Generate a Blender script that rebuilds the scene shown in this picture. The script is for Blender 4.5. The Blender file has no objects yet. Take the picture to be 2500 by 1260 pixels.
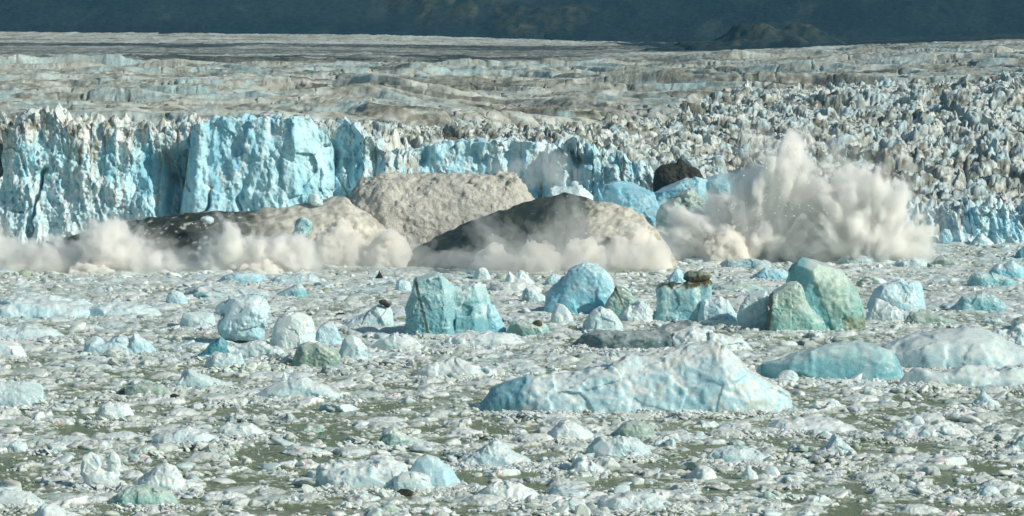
import bpy, math, random, re
import numpy as np
from mathutils import Vector

# ------------------------------------------------------------------ camera, sky, sun, exposure
scene = bpy.context.scene
COL = scene.collection
CAM_H, FOC = 90.0, 9000.0                      # camera height in metres, focal length in photo pixels (photo is 2500 wide)
PITCH = math.atan(630.0 / FOC)
cam_data = bpy.data.cameras.new("camera")
cam_data.sensor_width = 36.0
cam_data.lens = FOC / 2500.0 * 36.0
cam_data.clip_start = 5.0
cam_data.clip_end = 20000.0
cam = bpy.data.objects.new("camera", cam_data)
COL.objects.link(cam)
cam.location = (0, 0, CAM_H)
cam.rotation_euler = (math.pi / 2 - PITCH, 0, 0)
scene.camera = cam

SUN_DIR = Vector((0.84, -0.42, 0.58)).normalized()
SUN_EL = math.asin(SUN_DIR.z)
world = bpy.data.worlds.new("World")
scene.world = world
world.use_nodes = True
wn = world.node_tree
bg = wn.nodes["Background"]
sky = wn.nodes.new("ShaderNodeTexSky")
sky.sky_type = 'NISHITA'
sky.sun_disc = False
sky.sun_elevation = SUN_EL
sky.sun_rotation = math.atan2(SUN_DIR.x, SUN_DIR.y)
tint = wn.nodes.new("ShaderNodeMix"); tint.data_type = 'RGBA'; tint.blend_type = 'MULTIPLY'; tint.inputs[0].default_value = 1.0
tint.inputs[7].default_value = (0.90, 1.08, 0.98, 1)
wn.links.new(sky.outputs[0], tint.inputs[6]); wn.links.new(tint.outputs[2], bg.inputs[0])
bg.inputs[1].default_value = 0.072

sun_data = bpy.data.lights.new("sun", 'SUN')
sun_data.energy = 4.1
sun_data.angle = math.radians(0.5)
sun_data.color = (1.0, 0.96, 0.85)
sun = bpy.data.objects.new("sun", sun_data)
COL.objects.link(sun)
sun.rotation_euler = SUN_DIR.to_track_quat('Z', 'Y').to_euler()

scene.view_settings.view_transform = 'Standard'
scene.view_settings.look = 'None'
scene.view_settings.exposure = 0.08
scene.view_settings.gamma = 1.0
scene.view_settings.use_curve_mapping = False
scene.cycles.volume_bounces = 28
scene.cycles.max_bounces = 32
scene.cycles.diffuse_bounces = 3
scene.cycles.glossy_bounces = 2
scene.cycles.caustics_reflective = False
scene.cycles.caustics_refractive = False

# ------------------------------------------------------------------ photo pixel -> place
CP, SP = math.cos(PITCH), math.sin(PITCH)
def place_at(px, py, d):
    """x and z of the point that photo pixel (px, py) shows at distance d"""
    u, v = (px - 1250.0) / FOC, (630.0 - py) / FOC
    t = d / (CP + v * SP)
    return u * t, CAM_H + t * (-SP + v * CP)
def shore(py):
    """distance of the water surface seen at photo row py"""
    v = (630.0 - py) / FOC
    return -CAM_H / (-SP + v * CP) * (CP + v * SP)
def project(x, y, z):
    z = z - CAM_H
    f = y * CP - z * SP
    return 1250 + FOC * x / f, 630 - FOC * (y * SP + z * CP) / f

# ------------------------------------------------------------------ noise in numpy
RTAB = np.random.default_rng(12345).random(128 ** 3).astype(np.float32)
def hashi(ix, iy, iz, seed):
    """a random number in 0..1 for each lattice point"""
    ix = np.asarray(ix).astype(np.int32) + np.int32((seed * 7919) % 100003); iy = np.asarray(iy).astype(np.int32) + np.int32((seed * 104729) % 99991); iz = np.asarray(iz).astype(np.int32) + np.int32((seed * 1299709) % 99989)
    iy = iy + (ix >> 7) * 37; iz = iz + (iy >> 7) * 53
    return RTAB[((ix & 127) << 14) | ((iy & 127) << 7) | (iz & 127)]
def vnoise(x, y, z, seed=0):
    x, y, z = np.broadcast_arrays(np.asarray(x, np.float32), np.asarray(y, np.float32), np.asarray(z, np.float32))
    xi, yi, zi = np.floor(x), np.floor(y), np.floor(z)
    fx, fy, fz = x - xi, y - yi, z - zi
    fx = fx * fx * fx * (fx * (fx * 6 - 15) + 10); fy = fy * fy * fy * (fy * (fy * 6 - 15) + 10); fz = fz * fz * fz * (fz * (fz * 6 - 15) + 10)
    ix = xi.astype(np.int32) + np.int32((seed * 7919) % 100003); iy = yi.astype(np.int32) + np.int32((seed * 104729) % 99991); iz = zi.astype(np.int32) + np.int32((seed * 1299709) % 99989)
    X = ((ix & 127) << 14, ((ix + 1) & 127) << 14); Y = ((iy & 127) << 7, ((iy + 1) & 127) << 7); Z = (iz & 127, (iz + 1) & 127)
    r = 0
    for a in (0, 1):
        wa = fx if a else 1 - fx
        for b in (0, 1):
            wb = wa * (fy if b else 1 - fy)
            xy = X[a] | Y[b]
            r = r + wb * (RTAB[xy | Z[0]] * (1 - fz) + RTAB[xy | Z[1]] * fz)
    return r * 2 - 1
def noise2(x, y, seed=0):
    x, y = np.broadcast_arrays(np.asarray(x, np.float32), np.asarray(y, np.float32))
    xi, yi = np.floor(x), np.floor(y)
    fx, fy = x - xi, y - yi
    fx = fx * fx * fx * (fx * (fx * 6 - 15) + 10); fy = fy * fy * fy * (fy * (fy * 6 - 15) + 10)
    zz = np.zeros_like(xi)
    r = ((1 - fx) * (1 - fy) * hashi(xi, yi, zz, seed) + fx * (1 - fy) * hashi(xi + 1, yi, zz, seed)
         + (1 - fx) * fy * hashi(xi, yi + 1, zz, seed) + fx * fy * hashi(xi + 1, yi + 1, zz, seed))
    return r * 2 - 1
def fbm2(x, y, o=4, seed=0, g=0.5):
    r, a, n = 0, 1.0, 0
    for k in range(o):
        r = r + a * noise2(x * 2.03 ** k + 17.3 * k, y * 2.03 ** k - 9.1 * k, seed + k); n += a; a *= g
    return r / n
def ridge2(x, y, o=4, seed=0, g=0.5):
    r, a, n = 0, 1.0, 0
    for k in range(o):
        r = r + a * (1 - np.abs(noise2(x * 2.03 ** k + 7.3 * k, y * 2.03 ** k - 5.1 * k, seed + k))); n += a; a *= g
    return r / n
def fbm3(x, y, z, o=4, seed=0, g=0.5):
    r, a, n = 0, 1.0, 0
    for k in range(o):
        s = 2.03 ** k
        r = r + a * vnoise(x * s + 11 * k, y * s, z * s - 5 * k, seed + k); n += a; a *= g
    return r / n
def billow3(x, y, z, o=4, seed=0, g=0.5):
    r, a, n = 0, 1.0, 0
    for k in range(o):
        s = 2.03 ** k
        r = r + a * np.abs(vnoise(x * s + 11 * k, y * s, z * s - 5 * k, seed + k)); n += a; a *= g
    return r / n
def cell2(x, y, seed=0):
    """nearest-cell distance, second distance, random of the cell, offset to its centre"""
    xi, yi = np.floor(x), np.floor(y)
    f1 = np.full(x.shape, 9.0); f2 = f1.copy(); rnd = np.zeros(x.shape); ox = np.zeros(x.shape); oy = np.zeros(x.shape)
    zz = np.zeros(x.shape)
    for a in (-1, 0, 1):
        for b in (-1, 0, 1):
            cx, cy = xi + a, yi + b
            dx = cx + hashi(cx, cy, zz, seed) - x; dy = cy + hashi(cx, cy, zz + 1, seed) - y
            d = np.sqrt(dx * dx + dy * dy)
            near = d < f1
            f2 = np.where(near, f1, np.minimum(f2, d))
            rnd = np.where(near, hashi(cx, cy, zz + 2, seed), rnd)
            ox = np.where(near, -dx, ox); oy = np.where(near, -dy, oy)
            f1 = np.where(near, d, f1)
    return f1, f2, rnd, ox, oy
RTAB3 = np.random.default_rng(777).random((64 ** 3, 3)).astype(np.float32)
RTAB4 = np.random.default_rng(778).random((64 ** 3, 3)).astype(np.float32) * 2 - 1
def vec_fbm(P, o=3, seed=0, g=0.5):
    """three independent fractal noises at once"""
    P = np.asarray(P, np.float32); r = 0; amp = 1.0; tot = 0
    for k in range(o):
        p = P * 2.03 ** k + 7.7 * k
        pi = np.floor(p); f = p - pi; f = f * f * f * (f * (f * 6 - 15) + 10)
        i = pi.astype(np.int32) + np.array([seed * 7 + k * 13, seed * 31 + 5, seed * 3 + k], np.int32)
        X = ((i[:, 0] & 63) << 12, ((i[:, 0] + 1) & 63) << 12); Y = ((i[:, 1] & 63) << 6, ((i[:, 1] + 1) & 63) << 6); Z = (i[:, 2] & 63, (i[:, 2] + 1) & 63)
        acc = 0
        for a in (0, 1):
            wa = f[:, 0] if a else 1 - f[:, 0]
            for b in (0, 1):
                wb = wa * (f[:, 1] if b else 1 - f[:, 1]); xy = X[a] | Y[b]
                acc = acc + RTAB3[xy | Z[0]] * (wb * (1 - f[:, 2]))[:, None] + RTAB3[xy | Z[1]] * (wb * f[:, 2])[:, None]
        r = r + amp * (acc * 2 - 1); tot += amp; amp *= g
    return r / tot
def cellvec3(P, seed=0, dist=False):
    """a random vector that is constant inside each 3-D cell"""
    P = np.asarray(P, np.float32); pi = np.floor(P); f = P - pi
    i0 = pi.astype(np.int32) + np.array([seed * 7, seed * 31 + 5, seed * 3], np.int32)
    best = np.full(len(P), 99.0, np.float32); cid = np.zeros(len(P), np.int32)
    for a in (-1, 0, 1):
        for b in (-1, 0, 1):
            for c in (-1, 0, 1):
                ix = (((i0[:, 0] + a) & 63) << 12) | (((i0[:, 1] + b) & 63) << 6) | ((i0[:, 2] + c) & 63)
                o = RTAB3[ix]
                d = (o[:, 0] + (a - f[:, 0])) ** 2 + (o[:, 1] + (b - f[:, 1])) ** 2 + (o[:, 2] + (c - f[:, 2])) ** 2
                m = d < best
                best = np.where(m, d, best); cid = np.where(m, ix, cid)
    return (RTAB4[cid], best) if dist else RTAB4[cid]
def sstep(a, b, x):
    t = np.clip((x - a) / (b - a), 0, 1)
    return t * t * (3 - 2 * t)
def mixc(a, b, t):
    return a * (1 - t[..., None]) + b * t[..., None]

# ------------------------------------------------------------------ mesh helpers
def make_mesh(name, V, F, mat, col=None, smooth=True):
    V = np.ascontiguousarray(V, np.float32); F = np.ascontiguousarray(F, np.int32)
    me = bpy.data.meshes.new(name)
    me.vertices.add(len(V)); me.vertices.foreach_set("co", V.ravel())
    k = F.shape[1]
    me.loops.add(F.size); me.loops.foreach_set("vertex_index", F.ravel())
    me.polygons.add(len(F)); me.polygons.foreach_set("loop_start", np.arange(0, F.size, k, dtype=np.int32))
    me.polygons.foreach_set("use_smooth", np.broadcast_to(np.asarray(smooth, bool), len(F)).copy())
    if col is not None:
        c = np.ones((len(V), 4), np.float32); c[:, :3] = np.clip(col, 0, 1)
        a = me.attributes.new("Col", 'FLOAT_COLOR', 'POINT'); a.data.foreach_set("color", c.ravel())
    me.materials.append(mat)
    me.update(calc_edges=True)
    return me
def link(name, me, loc=(0, 0, 0), parent=None):
    o = bpy.data.objects.new(name, me); COL.objects.link(o); o.location = loc
    if parent: o.parent = parent
    return o
def tag(o, label=None, cat=None, group=None, kind=None):
    for k, v in (("label", label), ("category", cat), ("group", group), ("kind", kind)):
        if v: o[k] = v
    return o
def grid_faces(nu, nv):
    i = np.arange(nu * nv).reshape(nu, nv)
    return np.stack([i[:-1, :-1], i[1:, :-1], i[1:, 1:], i[:-1, 1:]], -1).reshape(-1, 4)
def normals_of(V, F):
    n = np.cross(V[F[:, 2]] - V[F[:, 0]], V[F[:, 3 if F.shape[1] > 3 else 1]] - V[F[:, 1 if F.shape[1] > 3 else 0]])
    if F.shape[1] == 3: n = -n
    N = np.zeros_like(V)
    for k in range(F.shape[1]): np.add.at(N, F[:, k], n)
    return N / (np.linalg.norm(N, axis=1, keepdims=True) + 1e-9)
def surface_nets(Fd, origin, h):
    """quad mesh of the zero level of a sampled field, negative inside"""
    n = Fd.shape
    cs = (n[0] - 1, n[1] - 1, n[2] - 1)
    acc = np.zeros(cs + (3,), np.float32); cnt = np.zeros(cs, np.float32)
    ins = Fd < 0
    cross = []
    for ax in range(3):
        s0 = [slice(None)] * 3; s1 = [slice(None)] * 3
        s0[ax] = slice(0, -1); s1[ax] = slice(1, None)
        a, b = Fd[tuple(s0)], Fd[tuple(s1)]
        m = ins[tuple(s0)] != ins[tuple(s1)]
        t = np.where(m, a / np.where(m, a - b, 1), 0)
        cross.append((m, ins[tuple(s0)]))
        o1, o2 = [k for k in range(3) if k != ax]
        for da in (0, 1):
            for db in (0, 1):
                sl = [slice(None)] * 3
                sl[o1] = slice(da, da + cs[o1]); sl[o2] = slice(db, db + cs[o2])
                mm = m[tuple(sl)]
                cnt += mm
                acc[..., ax] += np.where(mm, t[tuple(sl)], 0)
                acc[..., o1] += mm * da
                acc[..., o2] += mm * db
    act = cnt > 0
    idx = np.full(cs, -1, np.int64); idx[act] = np.arange(act.sum())
    base = np.argwhere(act)
    V = (base + acc[act] / cnt[act][:, None]) * h + np.asarray(origin)
    Q = []
    for ax in range(3):
        m, inside0 = cross[ax]
        o1, o2 = [k for k in range(3) if k != ax]
        sl = [slice(None)] * 3
        sl[o1] = slice(1, -1); sl[o2] = slice(1, -1)
        e = np.argwhere(m[tuple(sl)])
        if not len(e): continue
        e[:, o1] += 1; e[:, o2] += 1
        fl = inside0[e[:, 0], e[:, 1], e[:, 2]]
        cor = []
        for da, db in ((-1, -1), (0, -1), (0, 0), (-1, 0)):
            c = e.copy(); c[:, o1] += da; c[:, o2] += db
            cor.append(idx[c[:, 0], c[:, 1], c[:, 2]])
        q = np.stack(cor, 1)
        if ax == 1: fl = ~fl
        q[~fl] = q[~fl][:, ::-1]
        Q.append(q)
    return V, np.concatenate(Q)

# ------------------------------------------------------------------ materials
def new_mat(name):
    m = bpy.data.materials.new(name); m.use_nodes = True
    return m, m.node_tree.nodes, m.node_tree.links, m.node_tree.nodes["Principled BSDF"]
def noise_node(N, L, vec, scale, detail=4, rough=0.55):
    n = N.new("ShaderNodeTexNoise"); n.inputs["Scale"].default_value = scale
    n.inputs["Detail"].default_value = detail; n.inputs["Roughness"].default_value = rough
    L.new(vec, n.inputs["Vector"]); return n
def ramp(N, L, src, a, b, ca=(0, 0, 0, 1), cb=(1, 1, 1, 1)):
    r = N.new("ShaderNodeValToRGB"); L.new(src, r.inputs[0])
    r.color_ramp.elements[0].position = a; r.color_ramp.elements[0].color = ca
    r.color_ramp.elements[1].position = b; r.color_ramp.elements[1].color = cb
    return r
def mixn(N, L, fac, a, b, mode='MIX'):
    m = N.new("ShaderNodeMix"); m.data_type = 'RGBA'; m.blend_type = mode
    for s, v in ((m.inputs[0], fac), (m.inputs[6], a), (m.inputs[7], b)):
        if hasattr(v, "links"): L.new(v, s)
        else: s.default_value = v
    return m.outputs[2]
def ice_material(name, bump_scale, bump_dist, sss=0.3, sss_scale=0.8, rough=(0.25, 0.65), glow=0.0, radius=(0.35, 0.9, 1.1), frost_amt=0.35, clear=0.0):
    m, N, L, b = new_mat(name)
    tc = N.new("ShaderNodeTexCoord").outputs["Object"]
    at = N.new("ShaderNodeAttribute"); at.attribute_name = "Col"
    n1 = noise_node(N, L, tc, bump_scale * 0.35, 4, 0.6)
    n2 = noise_node(N, L, tc, bump_scale, 6, 0.65)
    v = ramp(N, L, n1.outputs[0], 0.3, 0.7, (0.80, 0.86, 0.87, 1), (1.10, 1.05, 1.04, 1))
    c = mixn(N, L, 1.0, at.outputs["Color"], v.outputs[0], 'MULTIPLY')
    frost = ramp(N, L, n2.outputs[0], 0.58, 0.72)
    fm = N.new("ShaderNodeMath"); fm.operation = 'MULTIPLY'; L.new(frost.outputs[0], fm.inputs[0]); fm.inputs[1].default_value = frost_amt
    lum = N.new("ShaderNodeRGBToBW"); L.new(at.outputs["Color"], lum.inputs[0])
    fm2 = N.new("ShaderNodeMath"); fm2.operation = 'MULTIPLY'; L.new(fm.outputs[0], fm2.inputs[0]); L.new(lum.outputs[0], fm2.inputs[1])
    c = mixn(N, L, fm2.outputs[0], c, (0.86, 0.88, 0.87, 1))
    L.new(c, b.inputs["Base Color"])
    rr = N.new("ShaderNodeMapRange"); L.new(n2.outputs[0], rr.inputs[0])
    rr.inputs[1].default_value = 0.35; rr.inputs[2].default_value = 0.65
    rr.inputs[3].default_value = rough[0]; rr.inputs[4].default_value = rough[1]
    L.new(rr.outputs[0], b.inputs["Roughness"])
    b.inputs["IOR"].default_value = 1.31
    b.inputs["Transmission Weight"].default_value = clear
    if sss:
        b.inputs["Subsurface Weight"].default_value = sss
        b.inputs["Subsurface Radius"].default_value = radius
        b.inputs["Subsurface Scale"].default_value = sss_scale
    bp = N.new("ShaderNodeBump"); bp.inputs["Strength"].default_value = 1.0; bp.inputs["Distance"].default_value = bump_dist
    L.new(n2.outputs[0], bp.inputs["Height"]); L.new(bp.outputs[0], b.inputs["Normal"])
    if glow:                                   # light that passes through the ice
        tr = N.new("ShaderNodeBsdfTranslucent"); L.new(c, tr.inputs["Color"]); L.new(bp.outputs[0], tr.inputs["Normal"])
        ms = N.new("ShaderNodeMixShader"); ms.inputs[0].default_value = glow
        L.new(b.outputs[0], ms.inputs[1]); L.new(tr.outputs[0], ms.inputs[2])
        L.new(ms.outputs[0], [n for n in N if n.type == 'OUTPUT_MATERIAL'][0].inputs["Surface"])
    return m
def plain_material(name, bump_scale, bump_dist, rough=0.8, contrast=(0.7, 1.25), spec=0.3):
    m, N, L, b = new_mat(name)
    tc = N.new("ShaderNodeTexCoord").outputs["Object"]
    at = N.new("ShaderNodeAttribute"); at.attribute_name = "Col"
    n2 = noise_node(N, L, tc, bump_scale, 7, 0.65)
    lo, hi = contrast
    v = ramp(N, L, n2.outputs[0], 0.32, 0.68, (lo, lo, lo, 1), (hi, hi, hi, 1))
    c = mixn(N, L, 1.0, at.outputs["Color"], v.outputs[0], 'MULTIPLY')
    L.new(c, b.inputs["Base Color"]); b.inputs["Roughness"].default_value = rough
    b.inputs["Specular IOR Level"].default_value = spec
    bp = N.new("ShaderNodeBump"); bp.inputs["Strength"].default_value = 1.0; bp.inputs["Distance"].default_value = bump_dist
    L.new(n2.outputs[0], bp.inputs["Height"]); L.new(bp.outputs[0], b.inputs["Normal"])
    return m
MAT_BERG = ice_material("berg_ice", 2.0, 0.14, 0.65, 1.2, rough=(0.06, 0.38), frost_amt=0.12, clear=0.07)
MAT_CLIFF = ice_material("cliff_ice", 0.35, 0.9, 0.0, rough=(0.4, 0.8))
MAT_GLACIER = plain_material("glacier_ice", 0.5, 0.6, 0.75, (0.78, 1.14))
MAT_BRASH = ice_material("brash_ice", 2.2, 0.12, 0.8, 0.4, rough=(0.10, 0.55), radius=(0.8, 0.9, 0.9))
MAT_ROCK = plain_material("dark_rock", 0.5, 0.6, 0.85)
MAT_SCREE = plain_material("scree", 0.16, 2.0, 0.95, (0.7, 1.3), 0.1)
MAT_FOAM = plain_material("silty_foam", 1.1, 0.8, 0.9, (0.84, 1.08), 0.2)
MAT_WAVE = plain_material("silty_wave", 0.6, 0.25, 0.4, (0.88, 1.12), 0.4)
def spray_material(name, density, color):
    m, N, L, b = new_mat(name)
    N.remove(b)
    out = [n for n in N if n.type == 'OUTPUT_MATERIAL'][0]
    v = N.new("ShaderNodeVolumePrincipled")
    v.inputs["Color"].default_value = color
    v.inputs["Density"].default_value = density
    v.inputs["Anisotropy"].default_value = 0.1
    L.new(v.outputs[0], out.inputs["Volume"])
    m.cycles.homogeneous_volume = True
    return m
MAT_SPRAY = spray_material("spray_mist", 0.20, (0.999, 0.993, 0.984, 1))
MAT_SPRAY_CORE = spray_material("spray_core", 0.9, (0.999, 0.993, 0.984, 1))
MAT_MIST = spray_material("thin_mist", 0.04, (0.999, 0.993, 0.984, 1))
MAT_FROTH = spray_material("silty_froth", 1.3, (0.988, 0.976, 0.955, 1))
MAT_SLUSH = ice_material("slush_ice", 2.6, 0.12, 0.75, 0.5, rough=(0.10, 0.5), radius=(0.7, 0.9, 0.85))

# ------------------------------------------------------------------ water with slush
def build_water():
    xs = np.concatenate([np.linspace(-520, -230, 30), np.linspace(-225, 225, 300), np.linspace(230, 520, 30)])
    ys = np.concatenate([np.linspace(300, 560, 20), np.linspace(565, 1320, 420), np.linspace(1325, 1480, 30)])
    X, Y = np.meshgrid(xs, ys, indexing='ij')
    Z = 0.22 * fbm2(X / 9, Y / 9, 3, 5) + 0.10 * fbm2(X / 2.2, Y / 2.2, 2, 9) - 0.05
    V = np.stack([X, Y, Z], -1).reshape(-1, 3)
    m, N, L, b = new_mat("slush_water")
    tc = N.new("ShaderNodeTexCoord").outputs["Object"]
    big = noise_node(N, L, tc, 0.09, 5, 0.6)
    mid = noise_node(N, L, tc, 0.8, 5, 0.65)
    fine = noise_node(N, L, tc, 3.5, 3, 0.7)
    vor = N.new("ShaderNodeTexVoronoi"); vor.inputs["Scale"].default_value = 2.6; L.new(tc, vor.inputs["Vector"])
    sp = N.new("ShaderNodeSeparateXYZ"); L.new(tc, sp.inputs[0])
    far = N.new("ShaderNodeMapRange"); L.new(sp.outputs[1], far.inputs[0])
    far.inputs[1].default_value = 700; far.inputs[2].default_value = 1050; far.inputs[3].default_value = -0.03; far.inputs[4].default_value = 0.09
    def add(a, b_, op='ADD'):
        n = N.new("ShaderNodeMath"); n.operation = op
        for s, v in ((n.inputs[0], a), (n.inputs[1], b_)):
            if hasattr(v, "links"): L.new(v, s)
            else: s.default_value = v
        return n.outputs[0]
    t = add(add(add(big.outputs[0], 0.45, 'MULTIPLY'), add(mid.outputs[0], 0.55, 'MULTIPLY')), far.outputs[0])
    cover = ramp(N, L, t, 0.43, 0.57)
    water = mixn(N, L, big.outputs[0], (0.105, 0.120, 0.048, 1), (0.190, 0.210, 0.100, 1))
    slush = mixn(N, L, fine.outputs[0], (0.23, 0.27, 0.18, 1), (0.66, 0.69, 0.63, 1))
    c = mixn(N, L, cover.outputs[0], water, slush)
    # loose white grains of ice lying in the water
    gr = ramp(N, L, vor.outputs["Distance"], 0.20, 0.34, (1, 1, 1, 1), (0, 0, 0, 1))
    gsel = ramp(N, L, fine.outputs[0], 0.42, 0.55)
    g = add(add(gr.outputs[0], gsel.outputs[0], 'MULTIPLY'), 0.8, 'MULTIPLY')
    c = mixn(N, L, g, c, (0.74, 0.77, 0.73, 1))
    L.new(c, b.inputs["Base Color"])
    b.inputs['Specular IOR Level'].default_value = 0.28
    rg = N.new("ShaderNodeMapRange"); L.new(fine.outputs[0], rg.inputs[0]); rg.inputs[3].default_value = 0.12; rg.inputs[4].default_value = 0.65
    L.new(rg.outputs[0], b.inputs["Roughness"])
    h = add(add(fine.outputs[0], 0.7, 'MULTIPLY'), add(mid.outputs[0], 1.2, 'MULTIPLY'))
    h = add(h, add(g, 0.3, 'MULTIPLY'))
    bp = N.new("ShaderNodeBump"); bp.inputs["Distance"].default_value = 0.28; L.new(h, bp.inputs["Height"]); L.new(bp.outputs[0], b.inputs["Normal"])
    o = link("water", make_mesh("water", V, grid_faces(len(xs), len(ys)), m))
    tag(o, kind="structure")
build_water()

# ------------------------------------------------------------------ glacier surface
FRONT_PX = np.array([-700, 430, 470, 800, 925, 1000, 1330, 1345, 1640, 1750, 2100, 3200], float)
FRONT_D = np.array([1370, 1368, 1360, 1360, 1368, 1420, 1420, 1410, 1402, 1376, 1364, 1362], float)
def front(px): return np.interp(px, FRONT_PX, FRONT_D)
TAB = {
    -700: [(1340, 300), (1450, 280), (1550, 262), (1700, 235), (2000, 195), (2500, 145), (2850, 122), (3050, 108), (3200, 103), (3650, 74), (4000, 70)],
    900: [(1340, 318), (1372, 316), (1450, 292), (1550, 268), (1700, 238), (2000, 196), (2500, 147), (2850, 127), (3050, 113), (3200, 108), (3650, 84), (4000, 80)],
    1060: [(1340, 362), (1404, 360), (1450, 325), (1550, 290), (1700, 252), (2000, 202), (2500, 148), (2850, 130), (3050, 116), (3200, 111), (3650, 88), (4000, 84)],
    1300: [(1340, 352), (1404, 350), (1450, 330), (1550, 300), (1700, 262), (2000, 205), (2500, 150), (2850, 132), (3050, 118), (3200, 113), (3650, 94), (4000, 90)],
    1700: [(1340, 455), (1374, 445), (1400, 420), (1450, 375), (1550, 310), (1700, 255), (2000, 190), (2500, 140), (2700, 128), (3450, 106), (4000, 104)],
    2100: [(1340, 605), (1362, 575), (1400, 500), (1450, 420), (1550, 320), (1700, 240), (2000, 170), (2500, 125), (2650, 115), (3450, 94), (4000, 92)],
    2500: [(1340, 606), (1361, 590), (1400, 500), (1450, 410), (1550, 300), (1700, 215), (2000, 150), (2500, 110), (2700, 98), (3450, 84), (4000, 82)],
    3200: [(1340, 606), (1361, 590), (1400, 500), (1450, 405), (1550, 290), (1700, 205), (2000, 140), (2500, 104), (2700, 93), (3450, 80), (4000, 78)],
}
def glacier_base(px, d):
    ks = sorted(TAB)
    zs = []
    for k in ks:
        a = np.array(TAB[k], float)
        py = np.interp(d, a[:, 0], a[:, 1])
        zs.append(CAM_H + d / (CP + (630 - py) / FOC * SP) * (-SP + (630 - py) / FOC * CP))
    zs = np.array(zs); ks = np.array(ks, float)
    i = np.clip(np.searchsorted(ks, px) - 1, 0, len(ks) - 2)
    t = (px - ks[i]) / (ks[i + 1] - ks[i]); t = np.clip(t, 0, 1)
    j = np.arange(zs.shape[1]) if zs.ndim == 2 else None
    flat = zs.reshape(len(ks), -1)
    n = flat.shape[1]
    ii, tt = i.reshape(-1), t.reshape(-1)
    out = flat[ii, np.arange(n)] * (1 - tt) + flat[ii + 1, np.arange(n)] * tt
    return out.reshape(px.shape)
def serac_mask(px, d):
    """1 where the ice is broken into seracs, 0 on the smoother glacier behind"""
    lim = np.interp(px, [-700, 0, 300, 800, 1000, 1300, 1600, 1750, 2000, 2500, 3200], [1392, 1392, 1385, 1395, 1445, 1500, 1580, 1750, 1790, 1800, 1810])
    return lim
def glacier_height(px, d, x, detail=True):
    z = glacier_base(px, d)
    lim = serac_mask(px, d) + 26 * noise2(x / 22, d / 22, 3)
    ser = 1 - sstep(-14, 14, d - lim)
    # long crevasse steps of the smoother glacier
    w = fbm2(x / 240, d / 110, 3, 21)
    tilt = np.interp(px, [-700, 300, 1300, 2500], [-0.05, 0.03, 0.30, 0.45])
    out = np.zeros_like(z)
    scarp = np.zeros_like(z); groove = np.zeros_like(z)
    for L_, A, sd, wv, sx in ((82.0, 5.6, 31, .8, 85), (37.0, 3.0, 41, 1.0, 48), (16.0, 1.2, 51, .9, 24)):
        ph = (d + tilt * x) / L_ + wv * (w + 0.45 * fbm2(x / sx, d / (L_ * 2.5), 3, sd) + .03 * fbm2(x / 9, d / 30, 3, sd + 2))
        idx = np.floor(ph); fr = ph - idx
        amp = np.clip(0.55 + 1.25 * fbm2(x / sx + 13.7 * idx, idx * 5.1, 3, sd + 5), 0, 1.6)
        prof = np.where(fr < 0.10, sstep(0, 0.10, fr), np.where(fr < .9, 1 - .85 * (fr - 0.10) / 0.80, .15 * (1 - sstep(.9, 1, fr)))) - .35 * sstep(.90, .97, fr)
        out += A * amp * prof
        scarp = np.maximum(scarp, ((fr < 0.13) | (fr > .985)) * np.clip(amp * 1.3, 0, 1) * sstep(-.5, .2, fbm2(x / 18, idx * 3.3, 2, sd + 7)) * (A / 4.6) ** .5)
        groove = np.maximum(groove, sstep(.72, .88, fr) * np.clip(amp * 1.3, 0, 1))
    # cross cracks split each ridge into blocks
    cr = 1 - sstep(0, .09, np.abs(noise2(x / 17 + .6 * fbm2(x / 6, d / 12, 2, 67), np.floor((d + tilt * x) / 82.0 + .8 * w) * 3.7, 66)))
    groove = np.maximum(groove, cr * .9)
    fade = 1 - sstep(2150, 2750, d) * 0.85
    out = (out - 1.3 * cr) * fade + 0.8 * fbm2(x / 11, d / 14, 4, 61) + .45 * fbm2(x / 3, d / 4, 3, 62) + 1.3 * (ridge2(x / 45, d / 24, 3, 71) - 0.6)
    # seracs: broken blocks and spires
    wx, wy = x + 1.6 * fbm2(x / 5, d / 5, 3, 81), d + 1.6 * fbm2(x / 5, d / 5, 3, 82)
    blocks = 0
    edge = 9.0
    for sc, H_, sd in ((15.0, 5.2, 83), (6.4, 3.2, 84), (2.8, 1.2, 88)):
        f1, f2, rnd, ox, oy = cell2(wx / sc, wy / (sc * 1.25), sd)
        r2 = (rnd * 57.3) % 1.0; r3 = (rnd * 91.7) % 1.0
        blocks = blocks + H_ * ((rnd ** 1.3 - .4) + 1.1 * (r2 - .5) * ox + 1.1 * (r3 - .3) * oy) - .35 * H_ * (1 - sstep(.02, .14, f2 - f1))
        edge = np.minimum(edge, (f2 - f1) + (.0 if sc > 4 else .1))
        if sc == 6.4: rk = rnd
    blocks = blocks - 3.2 * (1 - sstep(0, .13, np.abs(noise2(wx / 42, (d + .25 * x) / 15, 89))))
    sz = blocks + 2.6 * fbm2(x / 30, d / 22, 3, 85) + .5 * fbm2(x / 1.5, d / 2, 3, 86)
    return z + out * (1 - ser) + sz * ser, ser, scarp * fade, edge, rk, groove * fade
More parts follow.
